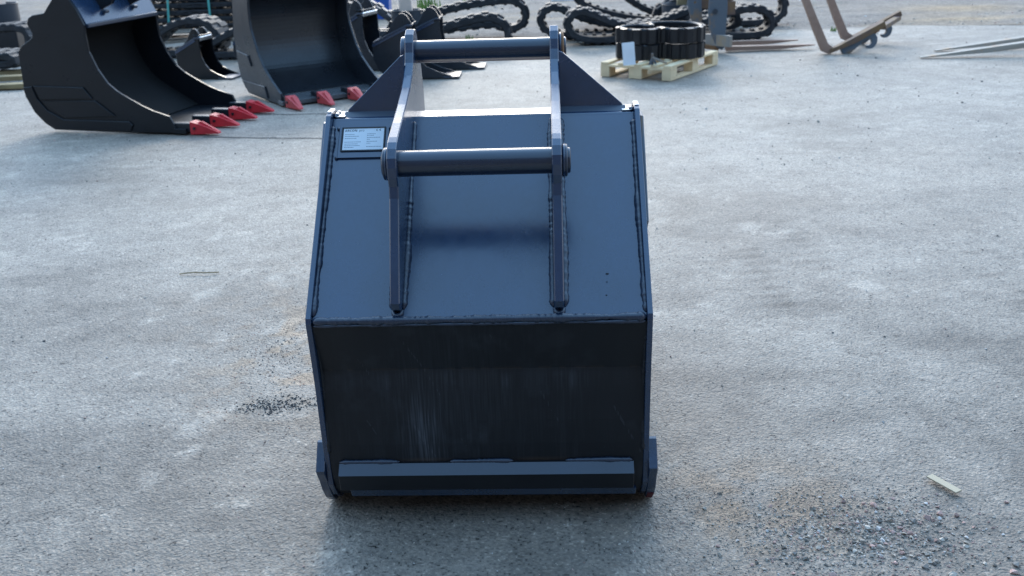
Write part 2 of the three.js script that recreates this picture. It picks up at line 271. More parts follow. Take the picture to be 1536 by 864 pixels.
// loose stones: nobody could count them, one object
{
  const variants = [];
  for (let k = 0; k < 6; k++) {
    const pts = []; for (let i = 0; i < 14; i++) { const a = R() * 6.283, c = rr(-1, 1), s = Math.sqrt(1 - c * c), q = rr(0.75, 1.05); pts.push(new THREE.Vector3(s * Math.cos(a) * q, c * q * 0.62, s * Math.sin(a) * q * 0.8)); }
    variants.push(new ConvexGeometry(pts));
  }
  const list = variants.map(() => []), m4 = new THREE.Matrix4(), e = new THREE.Euler(), qn = new THREE.Quaternion();
  const gauss = () => (R() + R() + R() + R() - 2) * 1.0;
  function stone(x, z, s, tint) {
    const y = (z < dirtEdge(x) ? 0.012 : groundHeight(x, z)) + s * 0.22; e.set(rr(-0.4, 0.4), R() * 6.28, rr(-0.4, 0.4)); qn.setFromEuler(e);
    m4.compose(new THREE.Vector3(x, y, z), qn, new THREE.Vector3(s, s * rr(0.7, 1.1), s)); list[Math.floor(R() * 6)].push([m4.clone(), tint]);
  }
  const tone = () => { const q = R(), v = rr(0.20, 0.50); return q < 0.2 ? [v * 1.25, v * 0.82, v * 0.70] : q < 0.30 ? [0.55, 0.52, 0.49] : q < 0.5 ? [v * 0.60, v * 0.55, v * 0.49] : [v * 1.14, v, v * 0.84]; };
  const dark = () => { const v = rr(0.03, 0.10); return [v, v, v * 1.05]; };
  for (let i = 0; i < 11000; i++) { const x = rr(-3.2, 3.4), z = rr(-7.5, -2.0); stone(x, z, rr(0.0009, 0.0034) * (R() < 0.04 ? 1.9 : 1), tone()); }
  for (let i = 0; i < 1500; i++) { const x = rr(-7, 7), z = rr(-14.2, -6.5); stone(x, z, rr(0.003, 0.009) * (R() < 0.06 ? 2 : 1), R() < 0.3 ? dark() : tone()); }
  for (let i = 0; i < 2600; i++) stone(0.98 + 0.34 * gauss(), -2.40 + 0.2 * gauss(), rr(0.0013, 0.0048) * (R() < 0.14 ? 1.9 : 1), tone());
  for (let i = 0; i < 3500; i++) stone(0.76 + 0.5 * gauss(), -2.5 + 0.32 * gauss(), rr(0.0008, 0.003), tone());
  for (let i = 0; i < 210; i++) stone(1.03 + 0.24 * gauss(), -2.42 + 0.18 * gauss(), 0.004 + 0.009 * R() * R(), tone());
  for (let i = 0; i < 48; i++) stone(1.06 + 0.2 * gauss(), -2.40 + 0.16 * gauss(), rr(0.008, 0.0155), tone().map(c => c * 1.15));
  for (let i = 0; i < 330; i++) stone(-0.885 + 0.12 * gauss(), -3.335 + 0.055 * gauss(), rr(0.002, 0.0055), dark());
  for (let i = 0; i < 60; i++) stone(-0.98 + 0.1 * gauss(), -3.8 + 0.16 * gauss(), rr(0.002, 0.005), dark());
  for (let i = 0; i < 900; i++) { const c = tone(); stone(-0.92 + 0.3 * gauss(), -3.8 + 0.55 * gauss(), rr(0.0012, 0.0042), R() < 0.6 ? [c[0] * 1.1, c[1] * 0.72, c[2] * 0.62] : c); }
  for (let i = 0; i < 95; i++) stone(rr(-2.6, 2.8), rr(-6, -2.2), 0.0035 + 0.007 * R() * R(), R() < 0.45 ? dark() : tone());
  for (let i = 0; i < 2600; i++) { const x = rr(-9, 10), z = dirtEdge(x) - Math.pow(R(), 1.4) * 7; stone(x, z, rr(0.006, 0.02) * (R() < 0.05 ? 2 : 1), tone().map(c => c * 1.25)); }
  M.stone = new THREE.MeshStandardMaterial({ color: 0xffffff, roughness: 0.9, flatShading: true });
  const holder = new THREE.Group(); holder.name = 'loose_gravel'; tag(holder, 'loose grey and reddish gravel scattered over the asphalt yard', 'gravel', null, 'stuff'); scene.add(holder);
  list.forEach((l, k) => {
    const im = new THREE.InstancedMesh(variants[k], M.stone, l.length); im.name = 'gravel_stones'; im.userData.kind = 'stuff'; im.castShadow = im.receiveShadow = true;
    l.forEach(([m, t], i) => { im.setMatrixAt(i, m); im.setColorAt(i, lin(...t)); }); holder.add(im);
  });
}

// ------------------------------------------------------------------ the bucket in the middle of the picture
{
  const AL = rad(2.5), t = thing('digger_bucket', 'dark blue-grey steel digger bucket with two pin brackets standing nearest, its back to the viewer', 'bucket', [-0.0922, 0, -2.565], -AL);
  const HW = 0.4815, T = 0.016;                                     // half the inner width, side plate thickness
  const S0 = [0.06, 0.60], S1 = [-0.48, 1.075];                    // slanted plate from the seam to the top, as (z, y)
  const sl = Math.hypot(S1[0] - S0[0], S1[1] - S0[1]), du = [(S1[0] - S0[0]) / sl, (S1[1] - S0[1]) / sl], nn = [du[1], -du[0]];
  const on = (s, h = 0) => [S0[0] + du[0] * s + nn[0] * h, S0[1] + du[1] * s + nn[1] * h]; // (z, y) at s along the slant, h proud
  // side plates
  const rim = [[-0.475, 1.104], [-0.535, 1.104], [-0.60, 1.07], [-0.80, 1.0], [-0.88, 0.90], [-0.90, 0.72], [-0.95, 0.50], [-1.06, 0.32], [-1.22, 0.19], [-1.38, 0.13], [-1.40, -0.07], [-1.3, -0.0885], [-0.16, -0.0885], [-0.09, -0.075], [-0.03, -0.03], [0.012, 0.03], [0.022, 0.10], [0.032, 0.20], [0.038, 0.30], [0.044, 0.40], [0.052, 0.47], [0.069, 0.60], [0.066, 0.616], [-0.455, 1.098]];
  for (const s of [-1, 1]) {
    const sp = part('side_plate', plateX(rim, s < 0 ? -HW - T : HW, T, 0.0012), M.paint, t);
    // round wear pad high on the outside of the plate
    part('side_reinforcement', plateX([[-0.22, 0.80], [-0.37, 0.985], [-0.455, 1.075], [-0.52, 1.078], [-0.72, 1.0], [-0.74, 0.80], [-0.5, 0.70], [-0.3, 0.72]], s < 0 ? -HW - T - 0.012 : HW + T, 0.012, 0.003), s < 0 ? M.paint : M.steelGrey, sp);
    part('pale_edge', box(T - 0.001, 0.003, 0.062, s * (HW + T / 2), 1.1055, -0.505, 0.001), M.paleCap ??= new THREE.MeshStandardMaterial({ color: lin(0.66, 0.67, 0.68), roughness: 0.4 }), t);  // pale grey caps along the top corners
    part('pale_edge', box(0.03, 0.003, 0.085, s * (HW - 0.022), 1.0862, -0.535, 0.001), M.paleCap, t);
    // heel guard round the lower rear corner
    const heel = [[-0.06, 0.150], [-0.020, 0.172], [-0.010, 0.170], [0.044, 0.097], [0.038, 0.083], [0.014, 0.043], [-0.008, -0.003], [-0.04, -0.048], [-0.075, -0.078], [-0.12, -0.0895], [-0.40, -0.0895], [-0.40, -0.03], [-0.15, 0.08]];
    part('heel_guard', plateX(heel, s < 0 ? -HW - T - 0.027 : HW + T, 0.027, 0.002), M.paint, t);
  }
  part('red_paint_mark', plateX([[-0.0300, -0.0385], [-0.0720, -0.0800], [-0.0745, -0.0775], [-0.0325, -0.0360]], HW + T + 0.004, 0.02, 0.0005), M.redDull = new THREE.MeshStandardMaterial({ color: lin(0.13, 0.012, 0.016), roughness: 0.7 }), t);
  // slanted back plate
  const slab = (x0, x1, s0, s1, h0, h1) => { const a = on(s0, h0), b = on(s1, h0), c = on(s1, h1), d = on(s0, h1); return plateX([a, b, c, d], x0, x1 - x0, 0.0015); };
  part('slanted_back_plate', slab(-HW, HW, 0, sl, -0.012, 0), M.paint, t);
  // the rounded top edge and the beam behind it
  const topPts = []; for (let i = 0; i <= 6; i++) { const a = i / 6; topPts.push([S1[0] - 0.012 * a - 0.002, S1[1] + 0.008 * Math.sin(a * Math.PI / 2) - 0.001]); }
  part('top_beam', plateX([...topPts, [-0.580, 1.083], [-0.592, 1.078], [-0.80, 0.96], [-0.80, 0.93], [-0.58, 1.03], [-0.49, 1.05]], -HW, HW * 2, 0.001), M.paint, t);
  // dusty, streaked lower back
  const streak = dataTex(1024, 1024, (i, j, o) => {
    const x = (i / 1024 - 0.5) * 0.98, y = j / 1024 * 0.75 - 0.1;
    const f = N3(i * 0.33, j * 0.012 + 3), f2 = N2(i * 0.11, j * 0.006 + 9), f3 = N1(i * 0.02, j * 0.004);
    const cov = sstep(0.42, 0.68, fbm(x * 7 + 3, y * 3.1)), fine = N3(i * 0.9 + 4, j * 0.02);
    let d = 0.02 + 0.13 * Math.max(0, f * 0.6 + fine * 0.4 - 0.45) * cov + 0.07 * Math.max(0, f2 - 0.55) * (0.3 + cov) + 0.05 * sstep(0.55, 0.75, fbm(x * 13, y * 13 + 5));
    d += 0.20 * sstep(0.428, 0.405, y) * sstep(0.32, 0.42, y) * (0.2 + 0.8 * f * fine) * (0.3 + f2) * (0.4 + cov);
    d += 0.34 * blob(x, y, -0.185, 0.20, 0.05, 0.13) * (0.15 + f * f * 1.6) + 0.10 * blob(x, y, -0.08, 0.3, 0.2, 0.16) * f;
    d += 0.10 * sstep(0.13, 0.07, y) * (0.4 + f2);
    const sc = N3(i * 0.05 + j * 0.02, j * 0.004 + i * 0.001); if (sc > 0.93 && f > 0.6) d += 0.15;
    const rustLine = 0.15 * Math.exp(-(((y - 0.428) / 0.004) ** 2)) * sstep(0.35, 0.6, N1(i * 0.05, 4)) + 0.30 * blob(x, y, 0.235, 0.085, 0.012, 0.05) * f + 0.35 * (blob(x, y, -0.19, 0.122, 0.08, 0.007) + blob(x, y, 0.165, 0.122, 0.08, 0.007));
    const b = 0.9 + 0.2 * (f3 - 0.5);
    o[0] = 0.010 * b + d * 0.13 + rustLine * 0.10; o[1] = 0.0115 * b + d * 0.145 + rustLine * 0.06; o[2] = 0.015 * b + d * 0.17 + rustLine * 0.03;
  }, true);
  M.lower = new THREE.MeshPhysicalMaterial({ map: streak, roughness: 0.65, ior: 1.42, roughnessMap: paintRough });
  const faceUV = g => { const p = g.attributes.position, uv = g.attributes.uv; for (let i = 0; i < p.count; i++) uv.setXY(i, p.getX(i) / 0.98 + 0.5, (p.getY(i) + 0.1) / 0.75); return g; };
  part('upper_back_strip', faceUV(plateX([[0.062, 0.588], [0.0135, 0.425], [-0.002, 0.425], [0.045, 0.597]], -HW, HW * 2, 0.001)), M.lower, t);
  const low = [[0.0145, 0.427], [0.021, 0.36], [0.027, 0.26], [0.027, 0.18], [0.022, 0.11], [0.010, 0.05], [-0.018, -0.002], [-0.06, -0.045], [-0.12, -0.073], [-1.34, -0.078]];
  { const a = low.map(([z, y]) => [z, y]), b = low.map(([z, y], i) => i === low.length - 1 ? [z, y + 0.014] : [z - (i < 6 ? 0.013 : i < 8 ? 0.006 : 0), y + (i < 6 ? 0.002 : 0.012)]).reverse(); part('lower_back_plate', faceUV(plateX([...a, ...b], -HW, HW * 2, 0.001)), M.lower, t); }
  // wear bar across the heel with stitch welds, and the strip below it
  part('wear_bar', (plateX([[0.0, 0.116], [0.032, 0.116], [0.058, 0.090], [0.050, 0.034], [0.044, 0.030], [-0.01, 0.035]], -0.452, 0.904, 0.002)), M.paintShaded, t);
  part('lit_bevel_face', plateX([[0.033, 0.1175], [0.0605, 0.0905], [0.059, 0.089], [0.0315, 0.1160]], -0.4515, 0.903, 0.0004), M.weld, t);  // separate bluer sliver, paints in the sky sheen along the bevel
  part('heel_strip', faceUV(plateX([[0.020, 0.022], [0.032, 0.022], [0.020, -0.006], [0.005, -0.014], [-0.03, 0.0]], -0.425, 0.885, 0.0015)), M.paint, t);
  for (const [a, b, k] of [[-0.452, -0.265, 1], [-0.11, 0.085, 2], [0.245, 0.448, 3]]) part('stitch_weld', bead([[a, 0.119, 0.027], [(a + b) / 2, 0.120, 0.027], [b, 0.119, 0.027]], 0.0075, k), M.weld, t);
  // weld seams
  const w3 = (x, s, h) => { const q = on(s, h); return [x, q[1], q[0]]; };
  part('weld_seam', bead([[-HW, 0.604, 0.058], [-0.2, 0.6035, 0.058], [0.2, 0.604, 0.058], [HW, 0.604, 0.058]], 0.0125, 11), M.weld, t);
  part('weld_seam', bead([[-HW + 0.004, 0.592, 0.064], [0, 0.592, 0.064], [HW - 0.004, 0.592, 0.064]], 0.005, 12), M.weld, t);
  for (const s of [-1, 1]) {
    part('weld_seam', bead([w3(s * (HW - 0.003), 0.02, 0.001), w3(s * (HW - 0.004), 0.35, 0.001), w3(s * (HW - 0.003), sl - 0.02, 0.001)], 0.010, 13 + s), M.weld, t);
    part('weld_seam', bead([[s * (HW - 0.002), 0.585, 0.055], [s * (HW - 0.002), 0.43, 0.018], [s * (HW - 0.002), 0.15, 0.026]], 0.006, 17 + s), M.paintDark, t);
    part('weld_seam', bead([[s * (HW - 0.006), 1.086, -0.49], [s * (HW - 0.006), 1.088, -0.54], [s * (HW - 0.006), 1.084, -0.585]], 0.009, 21 + s), M.weld, t);
  }
  // pin brackets
  const br = [[0.030, 0.618], [0.066, 0.640], [0.076, 0.662], [0.034, 0.755], [-0.050, 0.935], [-0.056, 0.968], [-0.048, 0.995], [-0.045, 1.025], [-0.050, 1.052], [-0.066, 1.076], [-0.088, 1.090], [-0.115, 1.099], [-0.205, 1.122], [-0.24, 1.130], [-0.33, 1.152], [-0.44, 1.184], [-0.50, 1.212], [-0.545, 1.245], [-0.562, 1.275], [-0.572, 1.305], [-0.590, 1.328], [-0.620, 1.341], [-0.652, 1.338], [-0.682, 1.318], [-0.705, 1.28], [-0.745, 1.20], [-0.772, 1.13], [-0.775, 1.05], [-0.74, 1.01], [-0.60, 1.06], [-0.48, 1.068]];
  const pinLo = [1.023, -0.106], pinUp = [1.267, -0.632];
  for (const [x0, w, sgn] of [[-0.2475, 0.028, -1], [0.2185, 0.028, 1]]) {
    const b = part('pin_bracket', plateX(br, x0, w, 0.003), M.paint, t);
    for (const [e, k] of [[x0 - 0.003, 1], [x0 + w + 0.003, 2]]) part('weld_seam', bead([w3(e, 0.04, 0.001), w3(e, 0.35, 0.001), w3(e, sl - 0.01, 0.001)], 0.0098, 30 + k + sgn), M.weld, b);
    part('weld_seam', bead([w3(x0 - 0.003, 0.035, 0.003), w3(x0 + w / 2, 0.016, 0.003), w3(x0 + w + 0.003, 0.035, 0.003)], 0.0085, 40 + sgn), M.weld, b);
    const xo = sgn < 0 ? x0 - 0.012 : x0 + w;
    part('pin_collar', cylX(0.048, xo, xo + 0.012, ...pinLo), M.paint, b);
    part('pin_collar', cylX(0.050, xo, xo + 0.012, ...pinUp), M.paint, b);
    part('rusty_weld_ring', new THREE.TorusGeometry(0.044, 0.006, 8, 36).rotateY(Math.PI / 2).translate(sgn < 0 ? xo : xo + 0.012, ...pinUp), sgn < 0 ? M.paint : M.rust, b);
    part('rusty_weld_ring', new THREE.TorusGeometry(0.042, 0.005, 8, 36).rotateY(Math.PI / 2).translate(sgn < 0 ? xo : xo + 0.012, ...pinLo), M.weld, b);
  }
  part('lower_pin', cylX(0.0375, -0.268, 0.272, ...pinLo, 56), M.paintPin, t);
  part('upper_pin', cylX(0.036, -0.266, 0.272, ...pinUp, 56), M.paintPin, t);
  // gussets beside the brackets, standing on the top beam
  for (const s of [-1, 1]) {
    const x = v => s * v, e = s < 0 ? 0.2475 : 0.2465, f = s < 0 ? 0.438 : 0.446;
    part('gusset', plateZ([[x(e), 1.272], [x(e + 0.012), 1.268], [x(f), 1.103], [x(f + 0.004), 1.094], [x(f), 1.079], [x(e), 1.079]].slice(0).sort(() => 0), -0.542, 0.012, 0.002), M.paint, t);
    part('weld_fillet', plateX([[-0.5295, 1.080], [-0.5295, 1.096], [-0.505, 1.0805]].map(p => p), s < 0 ? -f - 0.012 : e, f - e + 0.012, 0.001), M.weld, t);
  }
  // type plate in its frame on the slanted plate
  const fr = part('type_plate_frame', slab(-0.456, -0.296, 0.572, 0.686, 0.0005, 0.007), M.paint, t);
  for (const [x, s] of [[-0.458, 0.573], [-0.293, 0.574], [-0.459, 0.686], [-0.291, 0.687]]) part('frame_tab', new THREE.SphereGeometry(0.006, 10, 8).translate(...w3(x, s, 0.003)), M.weld, fr);
  for (const [a, b, c, d] of [[-0.447, -0.442, 0.596, 0.685], [-0.311, -0.306, 0.596, 0.685], [-0.447, -0.306, 0.6835, 0.6865], [-0.447, -0.306, 0.594, 0.597]]) part('frame_lip', slab(a, b, c, d, 0.0065, 0.011), M.paintDark, fr);
  const cv = document.createElement('canvas'); cv.width = 512; cv.height = 330; const c = cv.getContext('2d');
  c.fillStyle = '#dfe6ea'; c.fillRect(0, 0, 512, 330); c.fillStyle = '#26303c'; c.font = 'bold 46px sans-serif'; c.fillText('ARCON', 14, 50); c.font = '46px sans-serif'; c.fillText('pro', 190, 50); c.font = 'bold 44px sans-serif'; c.fillText('C €', 410, 46);
  c.fillStyle = '#76828c';
  for (const [x, y, w] of [[20, 90, 120], [20, 118, 180], [20, 150, 150], [20, 205, 210], [20, 235, 170], [20, 262, 200], [20, 288, 120], [300, 84, 110], [300, 108, 90], [300, 140, 170], [300, 168, 40], [300, 200, 130], [300, 228, 50], [300, 280, 190]]) { let p = x; while (p < x + w) { const l = 6 + 16 * R(); c.fillRect(p, y, Math.min(l, x + w - p), 9); p += l + 4; } }
  const tx = new THREE.CanvasTexture(cv); tx.colorSpace = THREE.SRGBColorSpace;
  const lab = new THREE.BufferGeometry(), P4 = [w3(-0.441, 0.600, 0.0085), w3(-0.312, 0.600, 0.0085), w3(-0.312, 0.683, 0.0085), w3(-0.441, 0.683, 0.0085)];
  lab.setAttribute('position', new THREE.Float32BufferAttribute(P4.flat(), 3)); lab.setAttribute('uv', new THREE.Float32BufferAttribute([0, 0, 1, 0, 1, 1, 0, 1], 2)); lab.setIndex([0, 1, 2, 0, 2, 3]); lab.computeVertexNormals();
  part('type_plate', lab, new THREE.MeshStandardMaterial({ map: tx, roughness: 0.45, metalness: 0.0 }), fr);
  // cutting edge and teeth on the far side
  part('cutting_edge', box(0.94, 0.03, 0.14, 0, -0.064, -1.42), M.paintDark, t);
  for (const x of [-0.4, -0.14, 0.14, 0.4]) part('tooth', new ConvexGeometry([[-0.05, 0.09, 0], [0.05, 0.09, 0], [-0.05, 0.0, 0], [0.05, 0.0, 0], [-0.03, 0.02, -0.22], [0.03, 0.02, -0.22], [-0.03, 0.01, -0.22], [0.03, 0.01, -0.22]].map(p => new THREE.Vector3(...p))).translate(x, -0.086, -1.47), M.redPaint, t);
  // two small chips in the paint of the right-hand field
  for (const [x, s, r] of [[0.374, 0.145, 0.005], [0.372, 0.118, 0.0025], [0.369, 0.075, 0.003]]) { const q = w3(x, s, 0.0015); part('paint_chip', new THREE.IcosahedronGeometry(r, 1).scale(1, 0.35, 0.5).translate(...q), M.paintDark, t); }
  // rest it on its rounded heel at its real size
  for (const c of t.children) c.position.y += 0.09;
  t.scale.setScalar(0.95);
}

// ------------------------------------------------------------------ toothed buckets on the left
function toothGeo() {
  const p = [[0, 0.105, -0.048], [0, 0.105, 0.048], [0, 0, -0.05], [0, 0, 0.05], [0.08, 0.088, -0.046], [0.08, 0.088, 0.046], [0.24, 0.022, -0.022], [0.24, 0.022, 0.022], [0.245, 0.008, -0.02], [0.245, 0.008, 0.02]].map(q => new THREE.Vector3(...q));
  return boxUV(new ConvexGeometry(p));
}
const TOOTH = toothGeo(), KEEL = boxUV(new ConvexGeometry([[0.05, 0.094, -0.02], [0.05, 0.094, 0.02], [0.09, 0.104, -0.014], [0.09, 0.104, 0.014], [0.23, 0.026, -0.008], [0.23, 0.026, 0.008], [0.05, 0.05, -0.02], [0.05, 0.05, 0.02]].map(q => new THREE.Vector3(...q))));
// local axes: x runs out of the mouth, y up, z across the width (0 at the near side plate, negative beyond)
function toothedBucket(label, pos, turn, o) {
  const t = thing('toothed_bucket', label, 'bucket', pos, turn);
  const out = o.outline.map(([s, h]) => [-s, h]), W = o.width;
  for (const z0 of [-0.025, -W]) {
    const sp = part('side_plate', plateZ(out, z0, 0.025, 0.004), o.paint, t);
    if (z0 > -0.1) for (const w of o.wear) part('wear_plate', plateZ(w.map(([s, h]) => [-s, h]), 0.0005, 0.014, 0.004), o.paint, sp);
  }
  const shell = smoothPts(o.shell.map(([s, h]) => [-s, h]), 4);
  part('shell', bentPlate(shell, 0.022, -W + 0.0255, -0.0255), o.inside ?? o.paint, t);
  part('floor_plate', boxUV(new THREE.BoxGeometry(0.50, 0.03, W - 0.052).translate(-0.235, 0.036, -W / 2)), o.floor ?? o.paint, t);
  part('cutting_edge', box(0.12, 0.04, W + 0.02, 0.02, 0.030, -W / 2), o.floor ?? o.paint, t);
  for (let k = 0; k < o.teeth; k++) {
    const z = -0.055 - k * (W - 0.11) / (o.teeth - 1);
    const a = part('tooth_adapter', box(0.20, 0.075, 0.075, 0.03, 0.055, z, 0.01), M.paintDark, t);
    const q = part('tooth', TOOTH.clone().translate(0.115, 0.003, z), o.red, t); part('tooth_ridge', KEEL.clone().translate(0.115, 0.004, z), o.red, q);
    part('retaining_pin', new THREE.CylinderGeometry(0.012, 0.012, 0.116, 12).rotateX(Math.PI / 2).translate(0.155, 0.055, z), M.paintDark, q);
  }
  if (o.extra) o.extra(t, W);
  return t;
}
toothedBucket('large dark bucket at far left, opening to the right, with four bright red teeth', [-2.737, 0, -8.279], -Math.atan2(0.28, 0.96), {
  width: 1.03, teeth: 4, paint: M.paintShaded, inside: M.inside = new THREE.MeshPhysicalMaterial({ color: lin(0.007, 0.0072, 0.0078), map: paintMap, roughness: 0.85, ior: 1.35 }), red: M.redPaint,
  outline: [[0.0, 0.012], [0.035, 0.09], [0.066, 0.150], [0.21, 0.191], [0.30, 0.228], [0.427, 0.292], [0.53, 0.35], [0.609, 0.416], [0.682, 0.531], [0.737, 0.673], [0.742, 0.813], [0.736, 0.888], [0.796, 1.026], [0.86, 1.12], [1.0, 1.10], [1.11, 0.985], [1.23, 0.968], [1.275, 0.945], [1.297, 0.899], [1.262, 0.823], [1.27, 0.79], [1.302, 0.768], [1.40, 0.715], [1.441, 0.668], [1.459, 0.375], [1.454, 0.284], [1.397, 0.153], [1.308, 0.062], [1.219, 0.008], [0.6, 0.004]],
  shell: [[0.43, 0.05], [0.65, 0.175], [0.80, 0.27], [0.88, 0.34], [0.95, 0.44], [0.995, 0.55], [1.02, 0.66], [1.02, 0.76], [0.96, 0.84], [0.85, 0.885], [0.742, 0.896]],
  wear: [[[1.35, 0.385], [0.85, 0.38], [0.775, 0.285], [1.30, 0.27]], [[1.285, 0.258], [0.75, 0.27], [0.58, 0.145], [1.08, 0.115]], [[1.452, 0.37], [1.365, 0.38], [1.33, 0.27], [1.25, 0.175], [1.10, 0.102], [0.45, 0.10], [0.42, 0.07], [0.45, 0.02], [1.20, 0.014], [1.375, 0.155], [1.445, 0.29]]],
  extra(t, W) {
    part('top_plate', bentPlate([[-0.736, 0.884], [-0.80, 1.02], [-0.87, 1.13]], 0.022, -W + 0.0255, -0.0255), M.paint, t);
    part('mouth_lip', box(0.03, 0.035, W - 0.054, -0.728, 0.880, -W / 2, 0.008), M.weld, t);
    for (const z of [-0.33, -0.73]) {
      const b = part('pin_bracket', plateZ([[-0.77, 0.985], [-0.66, 1.03], [-0.62, 1.10], [-0.64, 1.30], [-0.75, 1.40], [-0.9, 1.36], [-0.92, 1.12], [-0.80, 1.03]], z, 0.035, 0.004), M.gloss, t);
      part('bracket_foot', box(0.07, 0.03, 0.05, -0.755, 0.968, z + 0.017, 0.01), M.weld, b);
    }
    part('pin', new THREE.CylinderGeometry(0.035, 0.035, 0.46, 24).rotateX(Math.PI / 2).translate(-0.72, 1.26, -0.52), M.steelRust, t);
  }
});
toothedBucket('tall dark bucket left of the centre one, opening towards the viewer, with faded red teeth', [-2.12, 0, -9.44], -Math.atan2(0.84, 0.55), {
  width: 1.06, teeth: 4, inside: new THREE.MeshPhysicalMaterial({ color: lin(0.022, 0.026, 0.033), ior: 1.6, map: paintMap, roughness: 0.5, roughnessMap: paintRough }), paint: M.paintDark2 = new THREE.MeshPhysicalMaterial({ color: lin(0.030, 0.037, 0.048), map: paintMap, roughness: 0.5, roughnessMap: paintRough }), red: M.redFaded,
  floor: new THREE.MeshPhysicalMaterial({ color: lin(0.13, 0.14, 0.15), map: paintMap, roughness: 0.42, roughnessMap: paintRough }),  // floor and edge colour raised to carry the lit look of the floor
  outline: [[-0.03, 0.012], [-0.02, 0.115], [0.10, 0.17], [0.22, 0.235], [0.357, 0.32], [0.46, 0.43], [0.536, 0.556], [0.585, 0.65], [0.602, 0.74], [0.595, 0.86], [0.56, 1.0], [0.66, 1.16], [0.95, 1.18], [1.01, 0.92], [1.10, 0.57], [1.067, 0.24], [1.01, 0.12], [0.93, 0.05], [0.80, 0.012], [0.4, 0.004]],
  shell: [[0.30, 0.05], [0.45, 0.062], [0.62, 0.12], [0.78, 0.24], [0.87, 0.40], [0.90, 0.60], [0.87, 0.78], [0.79, 0.91], [0.68, 0.98], [0.57, 1.0]],
  wear: [[[1.03, 0.42], [0.72, 0.40], [0.66, 0.30], [1.02, 0.30]], [[0.98, 0.13], [0.35, 0.14], [0.30, 0.03], [0.82, 0.02]]],
  extra(t, W) { part('top_plate', bentPlate([[-0.57, 1.0], [-0.66, 1.13], [-0.80, 1.18]], 0.022, -W + 0.0255, -0.0255), M.paintDark2, t); }
});

// ------------------------------------------------------------------ narrow trenching buckets
function narrowBucket(label, pos, turn, o = {}) {
  const t = thing('narrow_bucket', label, 'bucket', pos, turn, o.group), W = o.width ?? 0.34, k = o.scale ?? 1, ky = o.tall ?? k, mat = o.mat ?? M.paintDark2, sc = a => a.map(([x, y]) => [x * k, y * ky]);
  const side = sc([[0.0, 0.006], [-0.02, 0.03], [-0.16, 0.075], [-0.28, 0.13], [-0.35, 0.21], [-0.395, 0.30], [-0.41, 0.40], [-0.41, 0.545], [-0.47, 0.54], [-0.80, 0.385], [-0.835, 0.35], [-0.84, 0.22], [-0.79, 0.10], [-0.70, 0.03], [-0.56, 0.004]]);
  const ear = sc([[-0.80, 0.40], [-0.66, 0.52], [-0.585, 0.635], [-0.545, 0.675], [-0.495, 0.678], [-0.455, 0.645], [-0.405, 0.555], [-0.47, 0.535]]);
  for (const z of [-0.018, -W]) part('side_plate', plateZ(side, z, 0.018, 0.003), mat, t);
  for (const z of [-0.075, -W + 0.05]) { const e = part('ear_plate', plateZ(ear, z, 0.025, 0.003), mat, t); part('pin_boss', new THREE.CylinderGeometry(0.03, 0.03, 0.035, 18).rotateX(Math.PI / 2).translate(-0.52 * k, 0.615 * ky, z + 0.0125), mat, e); }
  part('edge_bar', bentPlate(sc([[-0.835, 0.358], [-0.47, 0.527]]), 0.024, 0.0006, 0.012), M.paint, t);
  part('top_plate', bentPlate(sc([[-0.83, 0.385], [-0.46, 0.556], [-0.41, 0.556]]), 0.02, -W - 0.01, 0.012), M.weld, t);
  part('shell', bentPlate(smoothPts(sc([[-0.02, 0.012], [-0.5, 0.02], [-0.66, 0.06], [-0.76, 0.16], [-0.79, 0.28], [-0.77, 0.36]]), 3), 0.016, -W + 0.0185, -0.0185), mat, t);
  part('lip', box(0.17, 0.018, W + 0.01, -0.02, 0.012, -W / 2, 0.004), M.weld, t);
  if (o.shiny) { const p = part('polished_edge', box(0.035, 0.05, W - 0.04, -0.415 * k, 0.545 * ky, -W / 2, 0.014), M.chrome, t); part('polished_edge', box(0.09, 0.018, W - 0.04, -0.46 * k, 0.585 * ky, -W / 2, 0.006).translate(0, 0, 0), M.gloss, t); }
  return t;
}
narrowBucket('small black bucket with a flat lip between the two toothed buckets', [-3.06, 0, -11.15], -rad(14), { scale: 0.70, tall: 0.80, width: 0.30, shiny: true, mat: M.gloss });
narrowBucket('small dark bucket partly hidden behind the tall toothed one, on its left', [-2.35, 0, -11.75], -rad(14), { scale: 1.0, tall: 0.78, width: 0.3 });
narrowBucket('black bucket with a polished top edge just right of the tall toothed one', [-1.24, 0, -11.35], -rad(20), { scale: 0.86, tall: 1.12, width: 0.4, shiny: true });
narrowBucket('front narrow trenching bucket behind the left gusset, its lip under the upper pin', [-0.55, 0, -10.72], -rad(3), { width: 0.34 });
narrowBucket('rear narrow trenching bucket beside the pale post, its lip farther right', [-0.29, 0, -11.30], -rad(3), { width: 0.36 });

